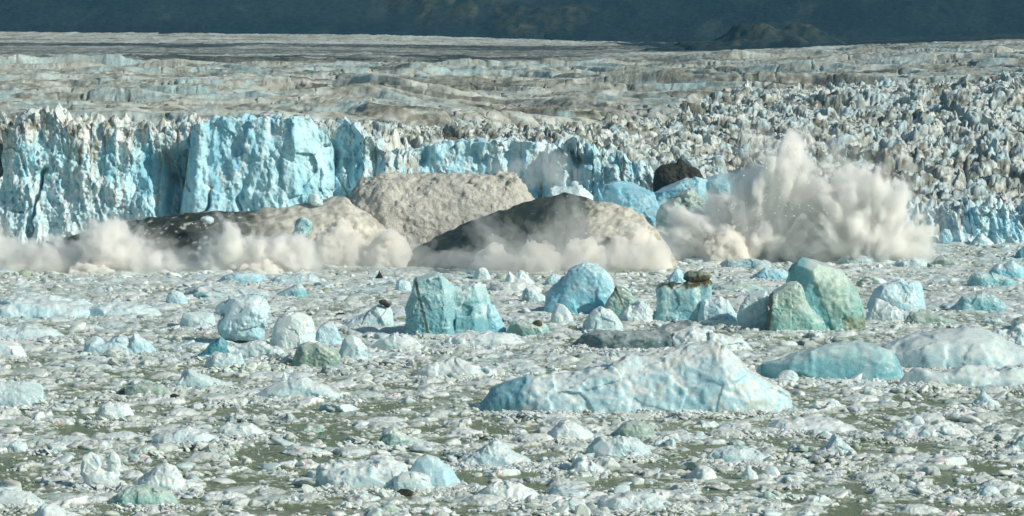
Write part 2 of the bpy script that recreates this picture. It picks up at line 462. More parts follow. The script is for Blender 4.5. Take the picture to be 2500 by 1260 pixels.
def build_glacier():
    pxs = np.arange(-400, 2905, 2.5)
    t = np.concatenate([np.arange(0, 100, 0.8), np.arange(100, 700, 0.95), np.arange(700, 1300, 2.0), np.arange(1300, 2400, 9)])
    PX, T = np.meshgrid(pxs, t, indexing='ij')
    D = front(PX) + 2.0 + T
    X = (PX - 1250) / FOC * D
    Z, ser, scarp, edge, rnd, groove = glacier_height(PX, D, X)
    Z = Z - np.where(PX < 1660, 2.5 * (1 - sstep(0, 5, T)), 0)
    Z[:, 0] = -3.0
    A = lambda *c: np.array(c)
    n = fbm3(X / 11, D / 60, Z / 3.0, 4, 91); n2 = fbm3(X / 3.2, D / 14, Z / 1.1, 4, 92); nl = fbm2(X / 120, D / 26, 4, 93)
    smooth = mixc(A(.40, .405, .355) + 0 * X[..., None], A(.58, .60, .56), sstep(-.4, .5, n))
    smooth = mixc(smooth, A(.17, .155, .11), sstep(-.04, .38, nl * .8 + 0.6 * n2) * .8)
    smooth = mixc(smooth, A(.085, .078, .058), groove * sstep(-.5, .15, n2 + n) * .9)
    smooth = mixc(smooth, A(.36, .50, .52), scarp * sstep(-.2, .35, n + .5 * noise2(X / 40, D / 40, 94)) * .75)
    # debris lines lying along the far glacier
    Dw = D + 60 * fbm2(X / 150, D / 60, 3, 95) + 0.05 * X
    left = 1 - sstep(1400, 1750, PX)
    deb = np.maximum.reduce([0.8 * sstep(2260, 2420, Dw) * (1 - sstep(2560, 2640, Dw)),
                             0.5 * sstep(2640, 2720, Dw) * (1 - sstep(2900, 2990, Dw)),
                             0.97 * sstep(2950, 2985, Dw) * (1 - sstep(3140, 3195, Dw))]) * left
    deb = np.clip(deb * (1 + 0.8 * noise2(X / 40, D / 9, 96)), 0, 1)
    smooth = mixc(smooth, A(.045, .055, .055), deb)
    smooth = mixc(smooth, A(.030, .045, .050), sstep(2680, 2720, D + 25 * noise2(X / 30, D / 30, 99)) * (1 - left))
    broken = mixc(A(.66, .69, .655) + 0 * X[..., None], A(.50, .64, .67), sstep(.5, 1.0, rnd))
    broken = mixc(broken, A(.16, .145, .10), np.maximum(sstep(-.20, .32, fbm3(X / 3.2, D / 6, Z / 2.2, 4, 97) + .55 * fbm2(X / 34, D / 24, 2, 98)) * .9, (1 - sstep(.03, .12, edge)) * .6))
    c = mixc(smooth, broken, ser)
    V = np.stack([X, D, Z], -1).reshape(-1, 3)
    o = link("glacier", make_mesh("glacier", V, grid_faces(len(pxs), len(t)), MAT_GLACIER, c.reshape(-1, 3)))
    tag(o, kind="structure")
build_glacier()

# ------------------------------------------------------------------ dark mountainside behind the glacier
def build_mountain():
    pxs = np.arange(-900, 3400, 5.0)
    ds = np.concatenate([np.arange(2560, 3900, 6.0), np.arange(3900, 6500, 40)])
    PX, D = np.meshgrid(pxs, ds, indexing='ij')
    X = (PX - 1250) / FOC * D
    foot = np.interp(PX, [-900, 0, 900, 1400, 1700, 2100, 3400], [3650, 3640, 3600, 3540, 3470, 3440, 3440])
    edge = np.interp(PX, [-900, 1330, 1480, 1600, 1700, 1800, 3400], [3640, 3560, 3350, 3000, 2760, 2690, 2690]) + 25 * fbm2(X / 40, D / 60, 2, 9)
    zf = glacier_base(PX, np.minimum(D, foot))
    up = D - foot
    Z = zf + 0.30 * np.maximum(up, 0) + np.where(D > edge, .8 * sstep(0, 60, D - edge), -2.5)
    k = sstep(-20, 200, up)
    Z = Z + k * (5 * fbm2(X / 120, D / 220, 5, 11) + 1.5 * fbm2(X / 18, D / 30, 4, 13)) + 0.7 * fbm2(X / 7, D / 12, 3, 14)
    rock = np.zeros_like(Z)
    for cx, cd, rx, rd, h in ((1880, 2860, 44, 90, 12.5), (1985, 2870, 24, 60, 8), (1730, 2840, 52, 70, 6), (1580, 2900, 40, 80, 3.0), (1130, 3690, 75, 70, 8), (1330, 3610, 60, 55, 4)):
        px_x = (cx - 1250) / FOC * cd
        q = ((X - px_x) / rx) ** 2 + ((D - cd) / rd) ** 2
        bump = np.clip(1 - q + .35 * fbm2(X / 20, D / 30, 3, 18), 0, 1) ** 0.8 * (q < 1.6)
        Z = Z + h * bump * (0.8 + 0.4 * ridge2(X / 15, D / 20, 3, 17))
        rock = np.maximum(rock, bump)
    A = lambda *c: np.array(c)
    n = fbm2(X / 50, D / 90, 5, 19); n2 = fbm2(X / 7, D / 14, 3, 20)
    c = mixc(A(.010, .026, .038) + 0 * X[..., None], A(.020, .038, .050), sstep(-.5, .6, n + .6 * n2))  # blue of distance haze put into the rock colour
    c = mixc(c, A(.050, .072, .070), sstep(.3, .7, fbm2(X / 45, D / 90, 4, 24)) * .6)
    c = mixc(c, A(.040, .052, .046), np.clip(rock * 1.6, 0, 1) * sstep(-.6, .4, n2))
    c = mixc(c, A(.075, .085, .065), sstep(.05, .5, rock) * sstep(.25, .6, fbm2(X / 12, D / 22, 3, 22)) * .8)
    f1, f2, rnd, ox, oy = cell2(X / 16, D / 28, 23)
    c = mixc(c, A(.50, .53, .51), 0 * ((f1 < .06 + .14 * n2) & (rnd > .95) & (D > foot + 20)).astype(float) * .8)
    V = np.stack([X, D, Z], -1).reshape(-1, 3)
    o = link("mountain", make_mesh("mountain", V, grid_faces(len(pxs), len(ds)), MAT_SCREE, c.reshape(-1, 3)))
    tag(o, kind="structure")
build_mountain()

# ------------------------------------------------------------------ ice cliffs
def build_cliff(label, px0, px1, top, dist, rough, dirt, blue, seed, lean=0.12, flute=1.0, roundl=5.0, roundr=5.0, spread=0.0, recess=None):
    du = 0.36
    tp = np.array(top, float)
    x0, _ = place_at(px0, 400, dist); x1, _ = place_at(px1, 400, dist)
    us = np.arange(x0, x1, du)
    pxs = us / dist * FOC + 1250
    zt = place_at(0, np.interp(pxs, tp[:, 0], tp[:, 1]), dist)[1]
    f1, f2, r1, ox, oy = cell2(us / 5.0, 0 * us + .5, seed)
    g1, g2, r2, _, _ = cell2(us / 1.9, 0 * us + .5, seed + 1)
    zt = zt + rough * (4.0 * (r1 - .5) + 2.6 * (r1 - .5) * ox * 2 + 1.5 * (r2 - .5) - 1.6 * (1 - sstep(0, .12, f2 - f1)))
    nv = 150
    v = np.linspace(0, 1, nv)
    U, Vv = np.meshgrid(us, v, indexing='ij')
    ZT = zt[:, None] + 0 * Vv
    Z = -2 + Vv * (ZT + 2)
    UW = U + 1.6 * fbm2(U / 9, Z / 14, 3, seed + 2)
    y = dist + lean * Z
    y = y - 5.5 * flute * fbm2(UW / 17, Z / 40, 2, seed + 3)
    y = y - 3.6 * flute * (ridge2(UW / 8.5, Z / 26, 2, seed + 4) - .6) - 2.6 * (.4 + .6 * rough) * fbm2(UW / 6, Z / 7.5, 3, seed + 14)
    y = y + 7.0 * (.25 + .75 * rough) * (1 - sstep(0, .16, np.abs(noise2(UW / 13 + .25 * fbm2(U / 5, Z / 9, 2, seed + 15), Z / 55, seed + 16)))) * sstep(-.35, .1, noise2(U / 16, Z / 40, seed + 17))
    a1, a2, ra, aox, aoz = cell2((UW + .22 * Z) / 5.6, Z / 11, seed + 5)
    y = y - flute * (2.4 * (ra - .5) + 1.6 * (hashi(np.floor(ra * 999), 0 * Z, 0 * Z, 1) - .5) * 2 * aox + 1.5 * (ra - .5) * aoz)
    b1, b2, rb, box_, boz = cell2(UW / 1.9 + .2 * noise2(UW, Z, seed), Z / 4.2, seed + 6)
    y = y - rough * (0.9 * (rb - .5) + 0.8 * (rb - .5) * box_ * 2)
    y = y - 0.7 * fbm2(U / 1.6, Z / 2.6, 3, seed + 7) - 0.5 * rough * fbm2(U / 0.8, Z / 0.9, 2, seed + 8)
    # fallen rubble piled at the foot
    y = y - 3.0 * np.clip(1 - Z / 9, 0, 1) ** 1.5 * (1 + .6 * fbm2(U / 3, Z / 3, 3, seed + 9))
    if recess:                                     # a deep hollow in the face
        ra_, rb_ = [place_at(q, 400, dist)[0] for q in recess[:2]]
        y = y + recess[2] * sstep(ra_ - 2, ra_ + 2.5, U + 1.2 * noise2(Z / 6, U / 9, 3)) * (1 - sstep(recess[3] - 6, recess[3], Z))
    el, er = (U - us[0]), (us[-1] - U)
    U = U - spread * (1 - Vv) ** 1.3 * np.exp(-el / 9)
    y = y + 14 * (1 - np.sqrt(np.clip(el / roundl, 0, 1))) + 14 * (1 - np.sqrt(np.clip(er / roundr, 0, 1)))
    # broken top running back
    nb = 46
    back = np.linspace(0.5, 30, nb)
    Ub = us[:, None] + 0 * back[None]
    Yb = y[:, -1:] + back[None]
    h1, h2, rh, hx, hy = cell2(Ub / 5.5, Yb / 6, seed + 11)
    k1, k2, rk, kx, ky = cell2(Ub / 2.2, Yb / 2.6, seed + 12)
    blend = sstep(0, 5, back)[None]
    smoothtop = zt.mean() * 0 + np.convolve(np.pad(zt, 20, mode='edge'), np.ones(41) / 41, 'valid')[:, None]
    zb_base = ZT[:, -1:] * (1 - blend) + blend * smoothtop - 0.03 * back[None]
    Zb = zb_base + rough * blend * ((4.5 * rh + 1) * np.clip(1.05 - h1, 0, 1) + 1.6 * rk * np.clip(1 - k1, 0, 1) - 2.4 - 1.5 * (1 - sstep(0, .12, h2 - h1)))
    X = np.concatenate([U, Ub], 1); Y = np.concatenate([y, Yb], 1); ZZ = np.concatenate([Z, Zb], 1)
    A = lambda *c: np.array(c)
    rel = np.concatenate([Vv, 1 + back[None] / 30 + 0 * Ub], 1)
    n1 = fbm2(X / 3.0, ZZ / 16 + Y * .02, 4, seed + 21); n2 = fbm2(X / 1.2, ZZ / 3.4, 4, seed + 22); n3 = fbm2(X / 11, ZZ / 16, 3, seed + 23)
    c = mixc(A(.31, .65, .79) + 0 * X[..., None], A(.55, .81, .88), sstep(-.5, .5, n1))
    c = mixc(c, A(.13, .45, .68), sstep(.18, .65, n3 + .5 * n1) * .75 * blue)
    white = sstep(.02, .42, n2 * .8 + .5 * n3 + (1 - blue) * .55 - .12) * .9
    white = np.maximum(white, (1 - sstep(.05, .38, rel + .25 * n2)) * .8)
    c = mixc(c, A(.74, .84, .86), white)
    topd = sstep(.74, 1.0, rel + .25 * n1) * dirt
    c = mixc(c, A(.70, .74, .72), topd)
    c = mixc(c, A(.23, .20, .14), sstep(.1, .5, n2 + .35 * n1) * np.clip(topd + .4 * dirt * sstep(.15, .5, n1), 0, 1) * .85)
    c = mixc(c, A(.40, .36, .27), sstep(.28, .45, fbm2(X / 1.0, ZZ / 22, 3, seed + 25)) * .6 * dirt)
    V = np.stack([X, Y, ZZ], -1).reshape(-1, 3)
    o = link("ice_cliff", make_mesh("ice_cliff", V, grid_faces(X.shape[0], X.shape[1]), MAT_CLIFF, c.reshape(-1, 3)))
    tag(o, label, "ice cliff", "calving ice cliffs along the glacier front")
build_cliff("pale seamed ice cliff with dirty jagged crest at the left end of the glacier front", -420, 520,
            [(-420, 300), (-60, 292), (0, 300), (30, 322), (52, 284), (90, 268), (135, 274), (160, 308), (205, 294), (245, 322), (300, 296), (345, 326), (395, 300), (430, 312), (520, 318)], 1350, 1.25, 1.0, 0.45, 100, roundr=4, recess=(405, 470, 10, 37))
build_cliff("tallest bright blue ice cliff, smooth faced and flat topped, rising above the silty wave", 452, 812,
            [(452, 372), (460, 322), (470, 302), (482, 294), (515, 300), (545, 280), (590, 292), (640, 282), (670, 293), (705, 282), (745, 292), (785, 318), (800, 345), (812, 380)], 1341, 0.55, 0.08, 0.9, 200, lean=0.10, flute=0.8, roundl=5, roundr=14, spread=6.0)
build_cliff("ribbed blue and white ice buttress stepping down to the right of the tallest cliff", 735, 1020,
            [(735, 312), (785, 305), (800, 300), (830, 300), (860, 308), (880, 335), (905, 350), (930, 366), (960, 372), (990, 378), (1018, 392)], 1347, 1.1, 0.6, 0.5, 300, roundl=.6, roundr=9)
build_cliff("low recessed blue ice wall behind the flat topped brown surge", 940, 1345,
            [(940, 380), (985, 375), (1000, 370), (1060, 358), (1150, 350), (1250, 345), (1300, 342), (1345, 350)], 1400, 0.6, 0.2, 0.75, 400, lean=0.15)
build_cliff("row of sharp pale blue ice towers beside the black rubble heap", 1325, 1665,
            [(1325, 375), (1345, 392), (1365, 355), (1400, 352), (1430, 385), (1450, 365), (1490, 375), (1520, 365), (1560, 395), (1600, 425), (1640, 440), (1665, 460)], 1386, 1.25, 0.35, 0.5, 500, flute=1.2, roundl=8, roundr=9)
build_cliff("low crumbled blue ice front at the waterline right of the spray", 2040, 2920,
            [(2040, 545), (2150, 530), (2250, 515), (2400, 505), (2500, 510), (2920, 505)], 1364, 1.5, 0.35, 0.35, 600, lean=0.7, flute=1.3)

# ------------------------------------------------------------------ faceted solids
def icosphere(sub):
    t = (1 + 5 ** .5) / 2
    v = [(-1, t, 0), (1, t, 0), (-1, -t, 0), (1, -t, 0), (0, -1, t), (0, 1, t), (0, -1, -t), (0, 1, -t), (t, 0, -1), (t, 0, 1), (-t, 0, -1), (-t, 0, 1)]
    f = [(0, 11, 5), (0, 5, 1), (0, 1, 7), (0, 7, 10), (0, 10, 11), (1, 5, 9), (5, 11, 4), (11, 10, 2), (10, 7, 6), (7, 1, 8), (3, 9, 4), (3, 4, 2), (3, 2, 6), (3, 6, 8), (3, 8, 9), (4, 9, 5), (2, 4, 11), (6, 2, 10), (8, 6, 7), (9, 8, 1)]
    v = [np.array(p) / np.linalg.norm(p) for p in v]
    for _ in range(sub):
        cache, nf = {}, []
        def mid(a, b):
            k = (min(a, b), max(a, b))
            if k not in cache:
                p = v[a] + v[b]; v.append(p / np.linalg.norm(p)); cache[k] = len(v) - 1
            return cache[k]
        for a, b, c in f:
            ab, bc, ca = mid(a, b), mid(b, c), mid(c, a)
            nf += [(a, ab, ca), (b, bc, ab), (c, ca, bc), (ab, bc, ca)]
        f = nf
    return np.array(v), np.array(f)
ICO = {k: icosphere(k) for k in range(5)}
def polytope(rng, sub, nplanes=9, lo=.62, hi=1.0, round_=0.12):
    """a chipped convex chunk about one unit in radius"""
    v, f = ICO[sub]
    n = rng.normal(size=(nplanes, 3)); n /= np.linalg.norm(n, axis=1, keepdims=True)
    c = rng.uniform(lo, hi, nplanes)
    dt = v @ n.T
    r = np.where(dt > 1e-3, c / np.maximum(dt, 1e-3), 99).min(1)
    r = np.minimum(r, 1.15)
    r = r * (1 - round_) + round_ * .9
    return v * r[:, None], f
def spire(rng, sub, steep=0.35, n=7):
    v, f = ICO[sub]
    a = np.sort(rng.uniform(0, 2 * np.pi, n)); e = rng.uniform(.05, steep, n)
    nn = np.stack([np.cos(a), np.sin(a), e], 1); nn = np.concatenate([nn, rng.normal(size=(3, 3)) * (.6, .6, .3) + (0, 0, .5)])
    nn /= np.linalg.norm(nn, axis=1, keepdims=True)
    c = np.concatenate([rng.uniform(.35, .6, n), rng.uniform(.6, .9, 3)])
    dt = v @ nn.T
    r = np.minimum(np.where(dt > 1e-3, c / np.maximum(dt, 1e-3), 99).min(1), 1.6)
    return v * r[:, None], f

# ------------------------------------------------------------------ separate seracs standing in the broken ice
def build_seracs():
    rng = np.random.default_rng(77)
    protos = []
    for k in range(16):
        V, F = spire(rng, 4, .5) if k % 3 == 0 else polytope(rng, 4, 8, .5, 1.0, .02)
        V = V * (1, 1, 1.2 if k % 3 == 0 else rng.uniform(.8, 1.15))
        V = V + .13 * np.stack([fbm3(V[:, 0] * 2.2 + 9 * j, V[:, 1] * 2.2, V[:, 2] * 1.6, 4, 40 + k + j) for j in range(3)], 1) * 1.6
        cv = cellvec3(V * 2.0, k)
        V = V + .11 * cv
        n = fbm3(V[:, 0] * 2, V[:, 1] * 2, V[:, 2] * .9, 4, 60 + k); n2 = fbm3(V[:, 0] * 5, V[:, 1] * 5, V[:, 2] * 2, 3, 70 + k)
        c = mixc(np.array([.68, .71, .68]) + 0 * V, np.array([.46, .64, .68]), sstep(-.2, .5, n) * (.9 if k % 3 == 1 else .2))
        c = mixc(c, np.array([.20, .175, .12]), sstep(.02, .36, n2 + .5 * n) * (.92 if k % 3 != 1 else .5))
        protos.append(make_mesh("serac", V, F, MAT_CLIFF, c, smooth=False))
    spots = []
    while len(spots) < 285:
        px = rng.uniform(930, 2600)
        lim = float(serac_mask(np.array([px]), None)[0])
        d = front(px) + 12 + (lim - front(px) - 12) * rng.uniform(0, 1) ** .8
        if 925 < px < 1700 and d < front(px) + 22: d = front(px) + 22
        s = rng.uniform(1.6, 3.4) * (1.0 if rng.random() < .85 else 1.5)
        spots.append((px, d, s, "field"))
    for px in np.linspace(-60, 925, 30):
        d0 = 1350 if px < 455 else 1336 if px < 800 else 1352
        for q in range(1):
            if 470 < px < 770 and rng.random() < .6: continue
            spots.append((px + rng.uniform(-14, 14), d0 + rng.uniform(9, 32), rng.uniform(2.0, 3.6), "crest"))
    named = [(80, 1362, 6.2, "big grey white serac leaning on the crest of the pale seamed cliff"), (2340, 1735, 5.6, "tall dark flanked serac standing on the rim of the broken ice field"),
             (2500, 1690, 6.0, "bulky dirty serac at the right end of the broken ice rim"), (1820, 1720, 5.4, "pale blocky serac at the upper left corner of the broken ice field"),
             (2450, 1405, 4.2, "slim pale blue serac at the lower right of the broken ice field"), (1625, 1462, 5.0, "white pointed serac just above the black rubble heap")]
    for i, (px, d, s, w) in enumerate(spots[:285 - len(named) + 30] + named):
        x = (px - 1250) / FOC * d
        if w == "crest": zb = float(place_at(px, np.interp(px, [0, 450, 800, 930], [296, 304, 300, 390]), d)[1]) - 2.0
        else: zb = float(glacier_base(np.array([px]), np.array([d]))[0]) + (2 if px < 200 else 0) - 1.0
        o = bpy.data.objects.new("serac", protos[rng.integers(16)]); COL.objects.link(o)
        o.location = (x, d, zb)
        o.scale = (s * rng.uniform(.7, 1.15), s * rng.uniform(.7, 1.1), s * rng.uniform(.85, 1.35))
        o.rotation_euler = (rng.uniform(-.25, .25), rng.uniform(-.25, .25), rng.uniform(0, 6.28))
        if w == "field": tag(o, "jagged dirty white serac crowded among others in the broken ice field", "serac", "seracs crowding the broken ice field")
        elif w == "crest": tag(o, "small dirty white serac along the crest above the blue cliffs", "serac", "seracs along the cliff crest")
        else: tag(o, w, "serac")
build_seracs()

# ------------------------------------------------------------------ solids grown from a field
DOME = [(0, 0), (.06, .42), (.2, .78), (.35, .95), (.5, 1), (.68, .92), (.85, .66), (.95, .35), (1, 0)]
SLAB = [(0, 0), (.05, .5), (.15, .8), (.35, .95), (.55, 1), (.75, .85), (.92, .5), (1, 0)]
WEDGEL = [(0, 0), (.06, .6), (.18, .97), (.3, 1), (.5, .7), (.75, .38), (.92, .2), (1, 0)]
WEDGER = [(1 - a, b) for a, b in reversed(WEDGEL)]
PEAK = [(0, 0), (.1, .22), (.3, .55), (.42, .9), (.5, 1), (.58, .82), (.75, .5), (.9, .25), (1, 0)]
BLOCK = [(0, 0), (.03, .6), (.08, .9), (.3, 1), (.6, .97), (.9, .86), (.97, .5), (1, 0)]
RAFT = [(0, 0), (.05, .5), (.14, .74), (.25, .92), (.35, .80), (.46, .86), (.57, 1), (.68, .86), (.8, .78), (.92, .45), (1, 0)]
PRESET = dict(dome=DOME, slab=SLAB, wedgel=WEDGEL, wedger=WEDGER, peak=PEAK, block=BLOCK, raft=RAFT)

def field_mesh(fn, lo, hi, h, warp, seed, cuts=0, cut_lo=.84, cut_hi=.98, skew=0.0):
    """sample fn(x,y,z) (negative inside) with its coordinates shaken by noise, chip it with planes, return a mesh"""
    lo = np.array(lo, float); hi = np.array(hi, float)
    n = np.maximum(np.ceil((hi - lo) / h).astype(int) + 1, 4)
    ax = [lo[k] + h * np.arange(n[k]) for k in range(3)]
    X, Y, Z = [a.reshape(-1) for a in np.meshgrid(*ax, indexing='ij')]
    F = fn(X, Y, Z)
    amax = sum(abs(w[0]) * (.5 if w[2] == 'scallop' else .8 if w[2] == 'fbm' else 1) for w in warp)
    G = np.gradient(F.reshape(n), h)
    G = np.sqrt(G[0] ** 2 + G[1] ** 2 + G[2] ** 2).reshape(-1)
    band = np.abs(F) < (amax * 1.25 + 1.5 * h) * np.clip(G, .5, 4)
    xb, yb, zb = X[band], Y[band], Z[band]
    P = np.stack([xb, yb, zb], 1)
    Q = P.copy()
    for k, (A, L_, kind) in enumerate(warp):
        if kind == 'cell': Q += A * cellvec3(P / L_ + .15 * vec_fbm(P / L_, 1, seed + 90), seed + 31 * k)
        elif kind == 'scallop': continue
        elif kind == 'fbm': Q += A * 1.7 * vec_fbm(P / L_, 3, seed + 31 * k)
    Fb = fn(Q[:, 0], Q[:, 1], Q[:, 2])
    for A, L_, kind in warp:
        if kind == 'scallop': Fb = Fb + A * (.55 - cellvec3((P + .12 * L_ * vec_fbm(P / L_, 2, seed + 9)) / L_, seed + 77, True)[1])
        if kind == 'jet':
            dv = np.stack([xb, yb, zb + 6], 1); dv = dv / (np.linalg.norm(dv, axis=1, keepdims=True) + 1e-6)
            Fb = Fb - A * (fbm3(dv[:, 0] * L_, dv[:, 1] * L_, dv[:, 2] * L_, 4, seed + 8) * 2.0 - .1) * np.clip(zb / 12, .15, 1.3)
        if kind == 'billow': Fb = Fb - A * (billow3(xb / L_, yb / L_, zb / L_, 4, seed + 3) * 2.2 - .6)
    F[band] = Fb
    if cuts:
        rng = np.random.default_rng(seed + 5)
        ins = F < 0
        pin = np.stack([X[ins], Y[ins], Z[ins]], 1)[::3]
        if len(pin) > 10:
            for _ in range(cuts):
                d = rng.normal(size=3); d[2] = abs(d[2]) * .8; d[1] = -abs(d[1]) if rng.random() < .7 else d[1]; d /= np.linalg.norm(d)
                s = pin @ d
                c = s.mean() + (s.max() - s.mean()) * rng.uniform(cut_lo, cut_hi)
                F = np.maximum(F, X * d[0] + Y * d[1] + Z * d[2] - c + .12 * h * vnoise(X / 1.3, Y / 1.3, Z / 1.3, seed))
    F = F.reshape(n)
    F[0] = F[-1] = 1; F[:, 0] = F[:, -1] = 1; F[:, :, 0] = F[:, :, -1] = 1
    return surface_nets(F, lo, h)

def profile_fn(xs, hs, D, p=2.4, front=1.0, power=0.5):
    """a body with the outline hs(xs), rounded away over depth D; front < 1 makes the near face steeper"""
    W = xs[-1] - xs[0]
    def fn(x, y, z):
        h = np.interp(x, xs, hs, left=-1, right=-1)
        end = np.minimum(x - xs[0], xs[-1] - x) / W
        dw = D / 2 * np.clip(np.sqrt(np.clip(end, 0, .25) / .25), .12, 1)
        yy = np.where(y < 0, y / front, y)
        w = np.abs(yy) / dw
        S = np.where(w < 1, (1 - np.minimum(w, 1) ** p) ** power, -(w - 1) * 1.5)
        return np.where(h > 0, z - h * S, z + 3 + 2 * np.maximum(-end * W, 0))
    return fn

TONE = {
    'white': ((.74, .82, .82), (.62, .75, .78)), 'pale': ((.66, .78, .79), (.52, .68, .72)), 'azure': ((.42, .69, .78), (.22, .52, .66)), 'blue': ((.56, .79, .85), (.35, .64, .75)),
    'bright': ((.69, .81, .84), (.48, .71, .79)), 'teal': ((.50, .69, .70), (.29, .52, .56)), 'deep': ((.26, .53, .58), (.10, .32, .38)),
    'green': ((.56, .68, .61), (.39, .53, .46)), 'grey': ((.48, .56, .56), (.29, .38, .39)), 'olive': ((.42, .52, .46), (.25, .35, .29)), 'dark': ((.22, .30, .31), (.10, .16, .17)),
}
CRUST = np.array([.79, .82, .80]); DIRT = np.array([.11, .085, .045])
def ice_colour(V, N, tone, seed, dirt=0.0, crust=0.5, s=1.0):
    a, b = [np.array(c) for c in TONE[tone]]
    x, y, z = V[:, 0] / s, V[:, 1] / s, V[:, 2] / s
    n = fbm3(x / 3.5, y / 3.5, z / 2.2, 4, seed); n2 = fbm3(x / 1.1, y / 1.1, z / .8, 4, seed + 9); n3 = fbm3(x / 7, y / 7, z / 1.6 + x / 9, 3, seed + 17)
    c = mixc(a + 0 * V, b, sstep(-.45, .45, n + .4 * n3))
    vein = 1 - sstep(0, .07, np.abs(fbm3(x / 2.6 + .5 * n2, y / 2.6, z / 2.0, 2, seed + 31)))
    c = mixc(c, np.array([.82, .86, .86]), vein * .5 * sstep(-.1, .3, n))
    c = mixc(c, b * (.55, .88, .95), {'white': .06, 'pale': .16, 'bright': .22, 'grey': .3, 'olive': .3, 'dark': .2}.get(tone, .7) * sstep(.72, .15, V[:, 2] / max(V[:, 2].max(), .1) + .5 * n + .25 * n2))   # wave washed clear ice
    c = mixc(c, CRUST, np.clip(crust * (1.1 * sstep(.25, .85, N[:, 2] + .5 * n2) + .55 * sstep(.12, .5, n2)), 0, .95))
    if dirt: c = mixc(c, DIRT, np.clip(dirt * 1.3, 0, 1) * sstep(.34 - .38 * dirt, .62 - .3 * dirt, n3 * .7 + n2 * .6 + .2 * n) * .9)
    return c
